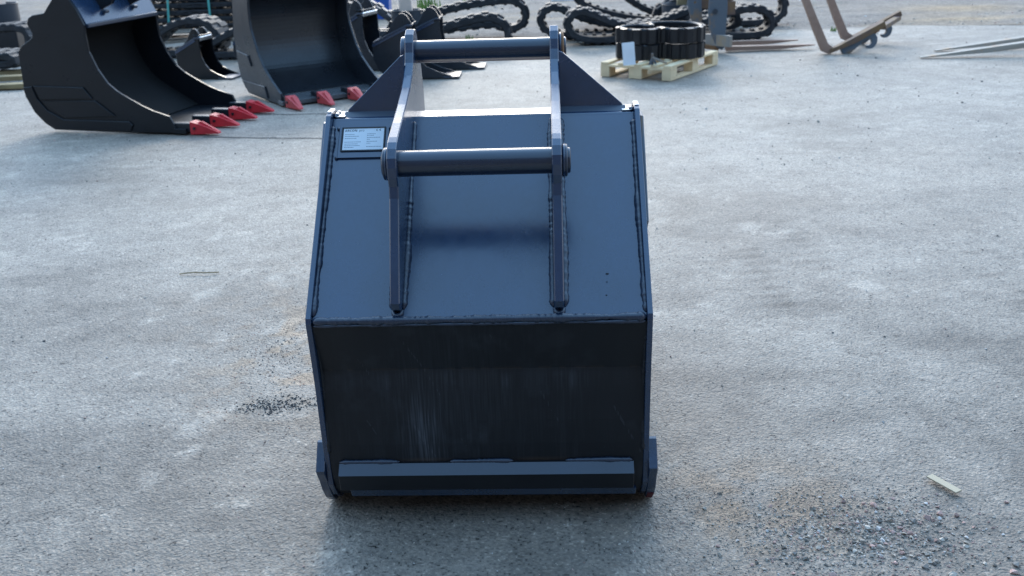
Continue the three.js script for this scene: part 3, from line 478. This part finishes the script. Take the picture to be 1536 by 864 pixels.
// ------------------------------------------------------------------ rubber tracks
// path: closed middle line of the belt in local x,y; the belt is w wide along local -z
const lugCache = {};
function rubberTrack(label, pos, turn, path, o = {}) {
  const t = thing(o.name ?? 'rubber_track', label, 'rubber track', pos, turn, o.group), w = o.w ?? 0.38, th = o.th ?? 0.078, mat = o.mat ?? M.rubber;
  const curve = new THREE.CatmullRomCurve3(path.map(([x, y]) => new THREE.Vector3(x, y, 0)), true, 'centripetal'), n = Math.max(60, Math.round(curve.getLength() / 0.045));
  const P = curve.getSpacedPoints(n).slice(0, n), Nn = []; let area = 0;
  for (let i = 0; i < n; i++) { const a = P[i], b = P[(i + 1) % n]; area += a.x * b.y - b.x * a.y; }
  const sg = area > 0 ? 1 : -1;
  for (let i = 0; i < n; i++) { const a = P[(i + n - 1) % n], b = P[(i + 1) % n], dx = b.x - a.x, dy = b.y - a.y, l = Math.hypot(dx, dy); Nn.push([sg * dy / l, -sg * dx / l]); }   // outward
  const e = 0.012, sec = [[-th / 2, -e], [-th / 2 + e, 0], [th / 2 - e, 0], [th / 2, -e], [th / 2, -w + e], [th / 2 - e, -w], [-th / 2 + e, -w], [-th / 2, -w + e]], pos_ = [], uv = [], idx = [], K = sec.length;
  for (let i = 0; i <= n; i++) { const p = P[i % n], m = Nn[i % n]; sec.forEach(([q, z], k) => { pos_.push(p.x + m[0] * q, p.y + m[1] * q, z); uv.push(i * 0.06, (k < 4 ? q * 3 : 1 + z * 1.5)); }); }
  for (let i = 0; i < n; i++) for (let k = 0; k < K; k++) { const a = i * K + k, b = i * K + (k + 1) % K; if (sg > 0) idx.push(a, a + K, b, b, a + K, b + K); else idx.push(a, b, a + K, b, b + K, a + K); }
  let g = new THREE.BufferGeometry(); g.setAttribute('position', new THREE.Float32BufferAttribute(pos_, 3)); g.setAttribute('uv', new THREE.Float32BufferAttribute(uv, 2)); g.setIndex(idx); g = g.toNonIndexed(); g.computeVertexNormals();
  part('belt', g, mat, t);
  const L = curve.getLength(), pitch = o.pitch ?? 0.125, m = Math.round(L / pitch), key = w + '_' + th + '_' + (o.lugH ?? 0.02) + (o.full ? 'f' : '');
  if (!lugCache[key]) {
    const h = o.lugH ?? 0.02, lw = o.full ? w + 0.004 : w * 0.54, taper = (l, wd, hh, z0) => boxUV(new ConvexGeometry([[-l / 2, 0, z0], [l / 2, 0, z0], [-l / 2, 0, z0 - wd], [l / 2, 0, z0 - wd], [-l * 0.32, hh, z0 - 0.008], [l * 0.32, hh, z0 - 0.008], [-l * 0.32, hh, z0 - wd + 0.008], [l * 0.32, hh, z0 - wd + 0.008]].map(q => new THREE.Vector3(...q))));
    lugCache[key] = { a: taper(pitch * 0.74, lw, h, 0.002), b: taper(pitch * 0.74, lw, h, -w + lw - 0.002), i: taper(0.06, 0.05, 0.026, -w * 0.36), j: taper(0.06, 0.05, 0.026, -w * 0.64 + 0.05) };
  }
  const C = lugCache[key];
  for (let k = 0; k < m; k++) {
    const f = k / m, p = curve.getPointAt(f), tn = curve.getTangentAt(f), no = [sg * tn.y, -sg * tn.x], an = Math.atan2(-no[0], no[1]);
    for (const [geo, side, nm, df] of [[C.a, 1, 'tread_lug', 0], [C.b, 1, 'tread_lug', 0.5], [C.i, -1, 'drive_lug', 0.25], [C.j, -1, 'drive_lug', 0.25]]) {
      if (o.full && geo === C.b) continue;
      const ff = (f + df / m) % 1, q = curve.getPointAt(ff), tg = curve.getTangentAt(ff), nv = [sg * tg.y * side, -sg * tg.x * side];
      const l = part(nm, geo, mat, t); l.position.set(q.x + nv[0] * (th / 2 - 0.004), q.y + nv[1] * (th / 2 - 0.004), 0); l.rotation.z = Math.atan2(-nv[0], nv[1]);
    }
  }
  return t;
}
const longLoop = [[1.17, 0.065], [0.54, 0.065], [0.10, 0.085], [-0.04, 0.16], [-0.085, 0.26], [-0.04, 0.36], [0.07, 0.41], [0.20, 0.385], [0.37, 0.31], [0.53, 0.25], [0.83, 0.185], [1.17, 0.165], [1.42, 0.175], [1.67, 0.255], [1.91, 0.33], [2.16, 0.385], [2.35, 0.37], [2.46, 0.29], [2.49, 0.18], [2.42, 0.10], [2.29, 0.07], [2.01, 0.065], [1.59, 0.065]];
rubberTrack('long dusty rubber track sagging in the middle, nearest behind the pallet', [0.90, 0, -12.95], -0.03, longLoop);
rubberTrack('long rubber track lying close behind the sagging one, its loop end showing farther left', [0.58, 0, -13.5], -0.03, longLoop.map(([x, y]) => [x, y * 1.03]));
rubberTrack('rubber track rising out of view above the left end of the long tracks', [1.9, 0, -14.6], 0, [[0.44, 0.10], [-0.04, 0.15], [-0.47, 0.25], [-0.71, 0.34], [-0.83, 0.43], [-0.86, 0.55], [-0.75, 0.66], [-0.4, 0.64], [0.3, 0.5], [0.75, 0.38], [0.85, 0.2], [0.7, 0.09]].map(([x, y]) => [x, y - 0.01]), { w: 0.32 });
rubberTrack('rubber track slanting down to the steel drum behind the pallet', [1.9, 0, -15.5], 0, [[-0.40, 0.62], [-0.14, 0.43], [0.11, 0.25], [0.31, 0.15], [0.56, 0.10], [1.2, 0.08], [1.5, 0.16], [1.5, 0.4], [1.2, 0.62], [0.5, 0.85], [-0.2, 0.95], [-0.5, 0.8]], { w: 0.34 });
rubberTrack('rubber track behind the right end of the long tracks, top of its loop level', [2.6, 0, -14.3], -0.05, [[0.2, 0.08], [1.0, 0.07], [1.25, 0.14], [1.3, 0.3], [1.2, 0.44], [0.9, 0.50], [0.4, 0.44], [-0.2, 0.36], [-0.45, 0.24], [-0.4, 0.12]], { w: 0.3 });
rubberTrack('upper rubber track with big lugs looping over another behind the upper pin', [-0.5, 0, -13.85], 0, [[-0.85, 0.30], [-0.53, 0.35], [-0.35, 0.38], [0.02, 0.45], [0.38, 0.49], [0.63, 0.49], [0.75, 0.43], [0.80, 0.33], [0.78, 0.23], [0.70, 0.16], [0.60, 0.14], [0.37, 0.20], [0.01, 0.19], [-0.45, 0.13], [-0.85, 0.09], [-1.0, 0.2]], { w: 0.30, pitch: 0.17, lugH: 0.028 });
rubberTrack('lower rubber track arching to the ground behind the upper pin', [-0.5, 0, -12.65], 0, [[-0.80, 0.16], [-0.45, 0.24], [-0.28, 0.29], [-0.03, 0.35], [0.18, 0.395], [0.34, 0.405], [0.46, 0.36], [0.53, 0.28], [0.55, 0.18], [0.52, 0.09], [0.42, 0.065], [0.0, 0.065], [-0.6, 0.065], [-0.85, 0.09]], { w: 0.30, pitch: 0.17, lugH: 0.028 });
rubberTrack('rubber track arching in front of the strapped stack', [-4.4, 0, -13.1], -0.15, [[-0.12, 0.20], [0.09, 0.35], [0.32, 0.435], [0.52, 0.445], [0.68, 0.39], [0.76, 0.29], [0.77, 0.18], [0.66, 0.09], [0.3, 0.065], [-0.2, 0.065], [-0.25, 0.12]], { w: 0.4 });
rubberTrack('rubber track slanting up behind the tall toothed bucket', [-3.6, 0, -12.75], -0.1, [[-0.25, 0.10], [-0.16, 0.14], [0.15, 0.29], [0.46, 0.41], [0.75, 0.46], [0.95, 0.36], [0.95, 0.2], [0.8, 0.09], [0.3, 0.065], [-0.15, 0.065]], { w: 0.36 });
rubberTrack('rubber track loop at the left picture edge behind the toothed bucket', [-6.1, 0, -13.0], -0.2, [[-0.7, 0.38], [-0.35, 0.43], [-0.08, 0.44], [0.05, 0.40], [0.08, 0.30], [0.04, 0.19], [-0.06, 0.12], [-0.3, 0.075], [-0.8, 0.07], [-1.0, 0.2]], { w: 0.36 });
rubberTrack('flattened rubber track lying low on planks at the left picture edge', [-6.1, 0.10, -11.7], -0.1, [[-0.9, 0.07], [0.3, 0.07], [0.48, 0.09], [0.50, 0.12], [0.42, 0.15], [0.1, 0.16], [-0.9, 0.16], [-1.05, 0.12]], { w: 0.4 });
rubberTrack('chunky grey rubber track curling behind the polished-edged bucket', [-2.0, 0, -14.4], 0, [[-0.75, 0.3], [-0.5, 0.52], [-0.17, 0.58], [0.10, 0.48], [0.32, 0.335], [0.44, 0.23], [0.48, 0.14], [0.38, 0.08], [0.0, 0.07], [-0.6, 0.08], [-0.8, 0.15]], { w: 0.34, pitch: 0.17, lugH: 0.03, mat: M.rubberGrey = new THREE.MeshPhysicalMaterial({ color: lin(1.9, 1.95, 2.0), map: rubberMap, roughness: 0.5 }) });
rubberTrack('rubber track arc between the tall toothed bucket and the polished-edged one', [-2.3, 0, -13.2], 0, [[-0.2, 0.12], [-0.02, 0.36], [0.08, 0.49], [0.22, 0.555], [0.35, 0.54], [0.45, 0.45], [0.46, 0.28], [0.36, 0.12], [0.1, 0.065]], { w: 0.3 });

// flat tracks stacked and strapped on a pallet at the back
const stackPaths = [0.245, 0.345, 0.445, 0.545, 0.645].map((y, i) => { const a = -0.95 + 0.05 * Math.sin(i * 2.3), b = 0.98 + 0.05 * Math.sin(i * 1.7), h = 0.028; return [[a + 0.06, y - h], [0, y - h - 0.006], [b - 0.06, y - h], [b, y], [b - 0.06, y + h], [0.05, y + h - 0.004], [a + 0.06, y + h], [a, y]]; });
stackPaths.forEach((p, i) => rubberTrack(`flat folded rubber track in the teal-strapped stack, ${['lowest of the layers', 'second layer from the wooden pallet', 'third layer from the wooden pallet', 'fourth layer from the wooden pallet', 'topmost layer in view'][i]}`, [-4.4, 0, -14.9], 0, p, { w: 0.42, th: 0.040, lugH: 0.012, pitch: 0.15, full: true, group: 'folded tracks strapped in a stack' }));
// teal straps round the stack
[[-0.37, -0.42, 'left teal strap round the track stack'], [0.20, 0.19, 'middle teal strap round the track stack'], [0.61, 0.67, 'slanting right teal strap round the track stack']].forEach(([xa, xb, lab]) => {
  const g = plateZ([[xb - 0.016, 0.19], [xb + 0.016, 0.19], [xa + 0.016, 0.70], [xa - 0.016, 0.70]], 0.030, 0.003, 0.0008), top = box(0.032, 0.003, 0.48, xa, 0.7015, -0.207, 0.001);
  const m = part('packing_strap', [g, top], M.teal, scene); m.position.set(-4.4, 0, -14.9); tag(m, lab, 'strap', 'teal packing straps');
});
{
  const m = part('packing_strap', box(0.32, 0.012, 0.035, 0, 0.006, 0, 0.004), M.teal, scene); m.position.set(-4.32, 0.015, -13.95); m.rotation.y = 0.35; tag(m, 'loose end of teal strap lying on the ground before the stack', 'strap', 'teal packing straps');
  const m2 = part('packing_strap', new THREE.TubeGeometry(new THREE.CatmullRomCurve3([[-0.1, 0.2, 0], [0.02, 0.24, 0.02], [0.05, 0.16, 0.03], [-0.02, 0.02, 0.05]].map(q => new THREE.Vector3(...q))), 16, 0.012, 6), M.teal, scene); m2.position.set(-4.45, 0, -12.7); tag(m2, 'curled teal strap end hanging behind the toothed bucket', 'strap', 'teal packing straps');
}
{
  const pts = []; const q = rng(77); for (let i = 0; i < 22; i++) { const a = q() * 6.28, c = q(); pts.push(new THREE.Vector3(0.11 * Math.cos(a) * (0.5 + 0.5 * q()), 0.09 * c, 0.08 * Math.sin(a))); }
  const m = part('red_rag', boxUV(new ConvexGeometry(pts)), M.redPaint, scene); m.position.set(-5.02, 0.70, -14.98); tag(m, 'small crumpled red rag lying on the left end of the strapped stack', 'rag');
}
function woodPallet(label, pos, turn, mat, L = 1.2, D = 0.8, bw = 0.075) {
  const t = thing('wooden_pallet', label, 'pallet', pos, turn);
  // long side along local x, short side along local z
  for (const z of [-D / 2 + 0.05, 0, D / 2 - 0.05]) {
    part('runner_board', box(L, 0.022, z ? 0.10 : 0.145, 0, 0.0115, z), mat, t);
    for (const x of [-L / 2 + 0.0725, 0, L / 2 - 0.0725]) part('block', box(0.145, 0.078, z ? 0.10 : 0.145, x, 0.0625, z * 0.999), mat, t);
  }
  for (const x of [-L / 2 + 0.0725, 0, L / 2 - 0.0725]) part('cross_board', box(0.145, 0.022, D, x, 0.1135, 0), mat, t);
  for (const [z, w] of [[-D / 2 + 0.045, bw * 1.15], [-D / 5, bw], [D * 0.03, bw], [D * 0.26, bw], [D / 2 - 0.045, bw * 1.15]]) part('deck_board', box(L, 0.022, w * rr(0.97, 1.0), 0, 0.1365 + rr(0, 0.0015), z), mat, t);
  return t;
}
woodPallet('grey weathered pallet under the strapped stack of flat tracks', [-4.35, 0.02, -14.95], 0.05, M.woodGrey, 2.0, 0.9);
for (const [z, y, lab] of [[-10.95, 0.012, 'front yellowish plank under the tracks at the left edge'], [-11.3, 0.05, 'upper yellowish plank under the tracks at the left edge'], [-11.75, 0.05, 'rear yellowish plank under the tracks at the left edge']]) {
  const m = part('plank', box(1.6, 0.05, 0.14, 0, 0, 0, 0.006), M.woodYellow, scene); m.position.set(-6.0, y + 0.02, z); m.rotation.y = 0.1; tag(m, lab, 'plank');
}

// ------------------------------------------------------------------ pallet with the coiled new tracks
{
  // near corner of the pallet, one metre-and-a-bit side running back to the right
  const N = [1.66, -10.09], a = Math.atan2(0.97, 0.66);              // direction of the long side
  const ux = Math.cos(a), uz = -Math.sin(a), vx = -Math.sin(a), vz = -Math.cos(a);
  const cx = N[0] + ux * 0.6 + vx * 0.4, cz = N[1] + uz * 0.6 + vz * 0.4;
  woodPallet('pale new wooden pallet carrying coiled black tracks', [cx, 0, cz], a, M.woodNew);
  const heart = [[-0.42, -0.03], [-0.34, -0.17], [-0.20, -0.215], [-0.08, -0.19], [-0.015, -0.09], [0.05, -0.19], [0.20, -0.235], [0.34, -0.19], [0.42, -0.06], [0.42, 0.08], [0.36, 0.20], [0.25, 0.26], [0.10, 0.29], [-0.02, 0.27], [-0.075, 0.20], [-0.06, 0.10], [-0.10, 0.06], [-0.16, 0.12], [-0.24, 0.14], [-0.37, 0.08]];
  const opt = { w: 0.156, th: 0.034, lugH: 0.034, pitch: 0.14, full: true, mat: M.rubberNew };
  for (const [y, tw, k, lab] of [[0.150, 0.05, 1.0, 'coiled new black track, the lower one on the pale pallet'], [0.312, -0.02, 1.0, 'coiled new black track, the upper one on the pale pallet']]) {
    const t = rubberTrack(lab, [cx - 0.02, y + 0.160, cz + 0.02], tw, heart.map(([x, z]) => [x * k, z * k * 1.3]), { ...opt, name: 'coiled_track' });
    t.rotation.order = 'YXZ'; t.rotation.x = -Math.PI / 2;
  }
  const sh = new THREE.PlaneGeometry(0.125, 0.225, 4, 10), sp = sh.attributes.position; for (let i = 0; i < sp.count; i++) sp.setZ(i, 0.012 * Math.sin(sp.getY(i) * 14) - 0.10 * sp.getX(i) * sp.getX(i) * 6); sh.computeVertexNormals();
  const pg = [sh]; const m = part('paper_sheet', mergeGeometries(pg), M.paper, scene); m.position.set(1.265, 0.252, -10.33); m.rotation.set(-0.32, -0.08, 0.05); tag(m, 'white paper sheet leaning on the lower coiled track', 'paper');
  const k = thing('forked_stand', 'small grey forked steel stand placed on the front of the pale pallet', 'bracket', [1.49, 0.150, -10.22]);
  part('upright', box(0.022, 0.115, 0.02, 0, 0.058, 0), M.steelGrey, k);
  const bar = (x0, y0, x1, y1, w) => { const l = Math.hypot(x1 - x0, y1 - y0), g = box(l, w, 0.02); g.rotateZ(Math.atan2(y1 - y0, x1 - x0)); g.translate((x0 + x1) / 2, (y0 + y1) / 2, 0.022); return g; };
  part('long_leg', bar(0.0, 0.075, 0.145, 0.012, 0.022), M.forkGrey, k); part('short_leg', bar(0.0, 0.07, -0.03, 0.01, 0.02), M.steelGrey, k); part('short_leg', bar(0.0, 0.07, 0.035, 0.01, 0.018), M.steelGrey, k);
}

// ------------------------------------------------------------------ steel drums with posts, blue box, weeds
function drum(label, pos, r, h, post) {
  const t = thing('steel_drum', label, 'drum', pos);
  const pr = [[0, 0.02], [r - 0.01, 0.0], [r, 0.01], [r, h - 0.012], [r + 0.008, h - 0.006], [r + 0.004, h], [r - 0.012, h - 0.002], [r - 0.018, h - 0.04], [r - 0.02, 0.05], [0, 0.05]].map(p => new THREE.Vector2(...p));
  const g = new THREE.LatheGeometry(pr, 40); part('drum_wall', boxUV(g), M.drum, t);
  if (post) { const [x, z, w, d, hh, m] = post; part('post', box(w, hh, d, x, hh / 2 + 0.05, z, 0.006), m, t); }
}
M.drum = new THREE.MeshPhysicalMaterial({ color: lin(0.050, 0.062, 0.080), map: paintMap, roughness: 0.45 });
M.postPale = new THREE.MeshStandardMaterial({ color: lin(0.52, 0.47, 0.42), map: M.woodNew.map, roughness: 0.8 }); M.postPale.color = lin(0.95, 1.0, 1.35);
drum('dark steel drum with a pale post behind the narrow buckets', [-1.29, 0, -13.8], 0.20, 0.44, [0.0, 0.0, 0.165, 0.14, 0.9, M.postPale]);
drum('dark steel drum with a brown post behind the coiled tracks', [2.38, 0, -14.1], 0.205, 0.37, [0.06, 0.0, 0.12, 0.12, 0.8, M.woodYellow]);
drum('dark steel drum with a pale block inside at the left picture edge', [-7.15, 0.28, -14.8], 0.24, 0.34, [-0.06, 0, 0.22, 0.2, 0.6, M.postPale]);
part('drum_stand', box(0.6, 0.28, 0.6, 0, 0.14, 0, 0.02), M.paintDark, scene).position.set(-7.15, 0, -14.8); tag(scene.children[scene.children.length - 1], 'dark block under the steel drum at the left picture edge', 'block');
{
  const t = thing('blue_box', 'bright blue box beyond the chunky grey track', 'box', [-2.12, 0, -17.0]);
  part('box_body', box(0.56, 0.5, 0.4, 0, 0.25, 0, 0.015), M.blue, t); part('box_lid', box(0.58, 0.05, 0.42, 0, 0.527, 0, 0.012), M.blue, t);
  part('bolt', new THREE.CylinderGeometry(0.016, 0.016, 0.02, 12).rotateX(Math.PI / 2).translate(0.16, 0.25, 0.205), M.chrome, t);
}
{
  const t = thing('steel_rail_frame', 'low dark steel rail lying behind the polished-edged bucket', 'rail', [-1.55, 0, -13.3], 0.05);
  for (const z of [0, -0.22]) part('rail', box(0.9, 0.06, 0.06, 0, 0.2, z), M.drum, t); for (const x of [-0.35, 0.1, 0.4]) part('rail_support', box(0.06, 0.17, 0.3, x, 0.085, -0.11), M.paintDark, t);
}
function weed(label, pos, n, h, spread, seed) {
  const q = rng(seed), t = thing('weed', label, 'weed', pos), gs = [];
  for (let i = 0; i < n; i++) {
    const a = q() * 6.28, l = h * (0.5 + 0.6 * q()), r = spread * q(), x = Math.cos(a) * r, z = Math.sin(a) * r, g = new THREE.PlaneGeometry(0.022 + 0.02 * q(), l, 1, 4), p = g.attributes.position, bend = 0.35 * q();
    for (let k = 0; k < p.count; k++) { const y = p.getY(k) + l / 2, f = y / l; p.setXYZ(k, p.getX(k) * (1 - f * 0.85), y * (1 - 0.2 * bend * f), bend * l * f * f); } g.rotateY(a); g.translate(x, 0, z); g.computeVertexNormals(); gs.push(g);
  }
  part('leaves', gs, M.leaf, t); part('stem', new THREE.CylinderGeometry(0.004, 0.006, h * 0.5, 6).translate(0, h * 0.25, 0), M.leaf, t);
}
weed('small green weed under the arching track behind the upper pin', [-0.46, 0, -13.5], 22, 0.13, 0.06, 5);
weed('bright green clump of weeds beside the pale post', [-1.22, 0, -17.2], 70, 0.38, 0.20, 6);
weed('second green clump of weeds farther right of the pale post', [-0.5, 0, -18.6], 50, 0.3, 0.22, 8);
weed('tiny yellowish weed on the dirt beyond the rusty tilted forks', [4.4, 0, -13.6], 12, 0.06, 0.05, 9);

// ------------------------------------------------------------------ fork attachments
{
  const t = thing('fork_attachment', 'upright grey fork attachment with two rusty forks pointing right, behind the pallet', 'fork attachment', [2.4, 0, -12.2]);
  // bars running from back left to near right
  const bar = (p, q, h, w) => { const a = new THREE.Vector3(...p), b = new THREE.Vector3(...q), l = a.distanceTo(b), g = box(w, h, l); g.rotateY(Math.atan2(b.x - a.x, b.z - a.z)); g.translate((a.x + b.x) / 2, (a.y + b.y) / 2, (a.z + b.z) / 2); return g; };
  part('lower_bar', bar([-0.10, 0.18, -0.06], [0.24, 0.095, 0.34], 0.13, 0.05), M.forkGrey, t);
  part('upper_bar', bar([-0.16, 0.60, -0.2], [0.27, 0.50, 0.14], 0.14, 0.06), M.steelRust, t);
  part('hook_plate', plateZ([[-0.235, 0.72], [-0.06, 0.72], [-0.055, 0.55], [-0.04, 0.36], [-0.06, 0.30], [-0.12, 0.22], [-0.17, 0.36], [-0.21, 0.50]], -0.02, 0.04, 0.004, [[-0.13, 0.56, 0.022]]), M.steelGrey, t);
  const h2 = part('hook_plate', plateZ([[0.01, 0.72], [0.20, 0.74], [0.215, 0.5], [0.205, 0.25], [0.20, 0.06], [0.17, 0.02], [0.10, 0.06], [0.06, 0.16], [0.01, 0.28], [-0.005, 0.48]], 0.16, 0.045, 0.004), M.steelGrey, t);
  part('bolt', new THREE.CylinderGeometry(0.03, 0.03, 0.03, 16).rotateX(Math.PI / 2).translate(0.07, 0.47, 0.21), M.drum, h2);
  part('end_block', box(0.11, 0.15, 0.09, 0.255, 0.50, 0.14), M.steelRust, t);
  for (const [x, z, l] of [[0.20, -0.29, 1.0], [0.22, 0.17, 1.05]]) part('fork', new ConvexGeometry([[0, 0.062, -0.05], [0, 0.062, 0.05], [0, 0.012, -0.05], [0, 0.012, 0.05], [l * 0.7, 0.058, -0.05], [l * 0.7, 0.058, 0.05], [l, 0.052, -0.03], [l, 0.052, 0.03], [l, 0.042, -0.03], [l, 0.042, 0.03], [l * 0.6, 0.012, -0.05], [l * 0.6, 0.012, 0.05]].map(q => new THREE.Vector3(x + q[0], q[1], z + q[2]))), M.forkPink, t);
  part('crumpled_foot', box(0.2, 0.05, 0.14, 0.03, 0.06, 0.12, 0.01).rotateZ(-0.15), M.rust, t);
}
{
  const t = thing('tilted_fork_attachment', 'rusty fork attachment tipped over, its two forks slanting up out of view', 'fork attachment', [3.7, 0, -11.65]);
  const put = (g, z) => g.translate(0, 0, z);
  for (const [dx, dz, s] of [[0, 0, 1], [0.50, -0.85, 1.0]]) {
    const o = dz ? dx : 0;
    const f = part('fork', plateZ([[0.0, 0.0], [0.055, 0.045], [0.045, 0.075], [-0.01, 0.115], [-0.125, 0.34], [-0.575, 1.26], [-0.62, 1.24], [-0.18, 0.25], [-0.075, 0.03]].map(([x, y]) => [x + o, y + (dz ? 0.015 : 0)]), dz, 0.075, 0.004), M.forkPink, t);
    part('shank', plateZ([[0.0, 0.0], [0.30, 0.115], [0.625, 0.29], [0.60, 0.345], [0.10, 0.085], [0.02, 0.06]].map(([x, y]) => [x + o, y + (dz ? 0.015 : 0)]), dz + 0.012, 0.085, 0.004), M.steelRust, f);
  }
  const rail = (p, q, h, w) => { const a = new THREE.Vector3(...p), b = new THREE.Vector3(...q), l = a.distanceTo(b), g = box(w, h, l, 0, 0, 0, 0.005); g.rotateY(Math.atan2(b.x - a.x, b.z - a.z)); g.translate((a.x + b.x) / 2, (a.y + b.y) / 2, (a.z + b.z) / 2); return part('carriage_rail', g, M.steelRust, t); };
  rail([0.60, 0.265, 0.05], [1.10, 0.28, -0.82], 0.05, 0.07); rail([0.26, 0.085, 0.05], [0.76, 0.10, -0.82], 0.045, 0.06);
  for (const [z, o] of [[0.02, 0.19], [-0.70, 0.62]]) {
    const dy = z < -0.5 ? 0.02 : 0, hk = part('hook_plate', plateZ([[-0.06, 0.07], [-0.03, 0.0], [0.02, -0.012 - dy], [0.07, 0.0], [0.17, 0.09], [0.22, 0.155], [0.27, 0.20], [0.20, 0.21], [0.02, 0.12]].map(([x, y]) => [x + o, y + dy]), z, 0.045, 0.004), M.steelGrey, t);
    part('hook', plateZ(smoothPts([[0.16, 0.175], [0.20, 0.13], [0.245, 0.16], [0.285, 0.15], [0.295, 0.115], [0.27, 0.085], [0.235, 0.08], [0.255, 0.045], [0.315, 0.05], [0.355, 0.10], [0.355, 0.17], [0.31, 0.215], [0.24, 0.22]], 3, true).map(([x, y]) => [x + o, y + dy]), z - 0.004, 0.053, 0.004), M.steelGrey, hk);
    part('end_bracket', box(0.09, 0.06, 0.06, 0, 0, 0, 0.006).rotateZ(0.5).translate(o + 0.34, 0.235, z - 0.02), M.rust, hk);
  }
}
// pale fork tines reaching in from the right, raised at their outer ends
[[4.54, -11.05, 1.25, 0.165, 0.062, 'nearer of the two grey fork tines reaching in from the right edge'], [4.89, -11.52, 1.1, 0.152, 0.05, 'farther of the two grey fork tines reaching in from the right edge']].forEach(([x, z, l, rise, th, lab]) => {
  const g = new ConvexGeometry([[0, 0.012, -0.035], [0, 0.012, 0.03], [0, 0.004, -0.035], [0, 0.004, 0.03], [l, rise, -0.06], [l, rise, 0.05], [l, rise - th, -0.06], [l, rise - th, 0.05], [l * 0.55, rise * 0.55 - th * 0.8 + 0.004, 0.05], [l * 0.55, rise * 0.55 - th * 0.8 + 0.004, -0.06]].map(q => new THREE.Vector3(...q)));
  const m = part('fork_tine', boxUV(g), M.tine ??= new THREE.MeshStandardMaterial({ roughness: 0.55, map: tileMottle(256, 5, 131, (a, b, c, q, o) => { const k = Math.max(0, a * 0.7 + b * 0.5 - 0.6) * 2; o[0] = 0.36 + 0.06 * k; o[1] = 0.31 - 0.05 * k; o[2] = 0.255 - 0.11 * k; }, true) }), scene); m.position.set(x, 0, z); m.rotation.y = -0.05; tag(m, lab, 'fork tine');
});

// ------------------------------------------------------------------ litter on the asphalt
{
  const g = box(0.108, 0.005, 0.027, 0, 0, 0, 0.001), p = g.attributes.position; for (let i = 0; i < p.count; i++) p.setY(i, p.getY(i) + 0.9 * p.getX(i) * p.getX(i));
  const m = part('wood_chip', g, new THREE.MeshStandardMaterial({ color: lin(0.56, 0.46, 0.32), roughness: 0.8 }), scene); m.position.set(1.305, 0.006, -2.635); m.rotation.y = -1.08; tag(m, 'flat yellowish wood chip on the asphalt at lower right', 'wood chip');
  const tw = part('twig', new THREE.TubeGeometry(new THREE.CatmullRomCurve3([[-0.1, 0, 0], [-0.03, 0.004, -0.006], [0.03, 0.003, 0.002], [0.10, 0.002, -0.004]].map(q => new THREE.Vector3(...q))), 16, 0.0032, 6), M.woodYellow, scene); tw.position.set(-1.59, 0.004, -4.8); tag(tw, 'thin dry twig lying on the asphalt left of the nearest bucket', 'twig');
  const pale = part('pale_slab', box(0.5, 0.06, 0.3, 0, 0, 0, 0.02), M.paper, scene); pale.position.set(1.15, 0.04, -19.2); tag(pale, 'pale slab lying on the dirt at the top edge of the picture', 'slab');
  const st = part('dark_disc', new THREE.CylinderGeometry(0.09, 0.1, 0.06, 20), M.paintDark, scene); st.position.set(4.35, 0.05, -18.2); tag(st, 'small dark round lump on the dirt above the forks', 'lump');
}

renderer.render(scene, camera);
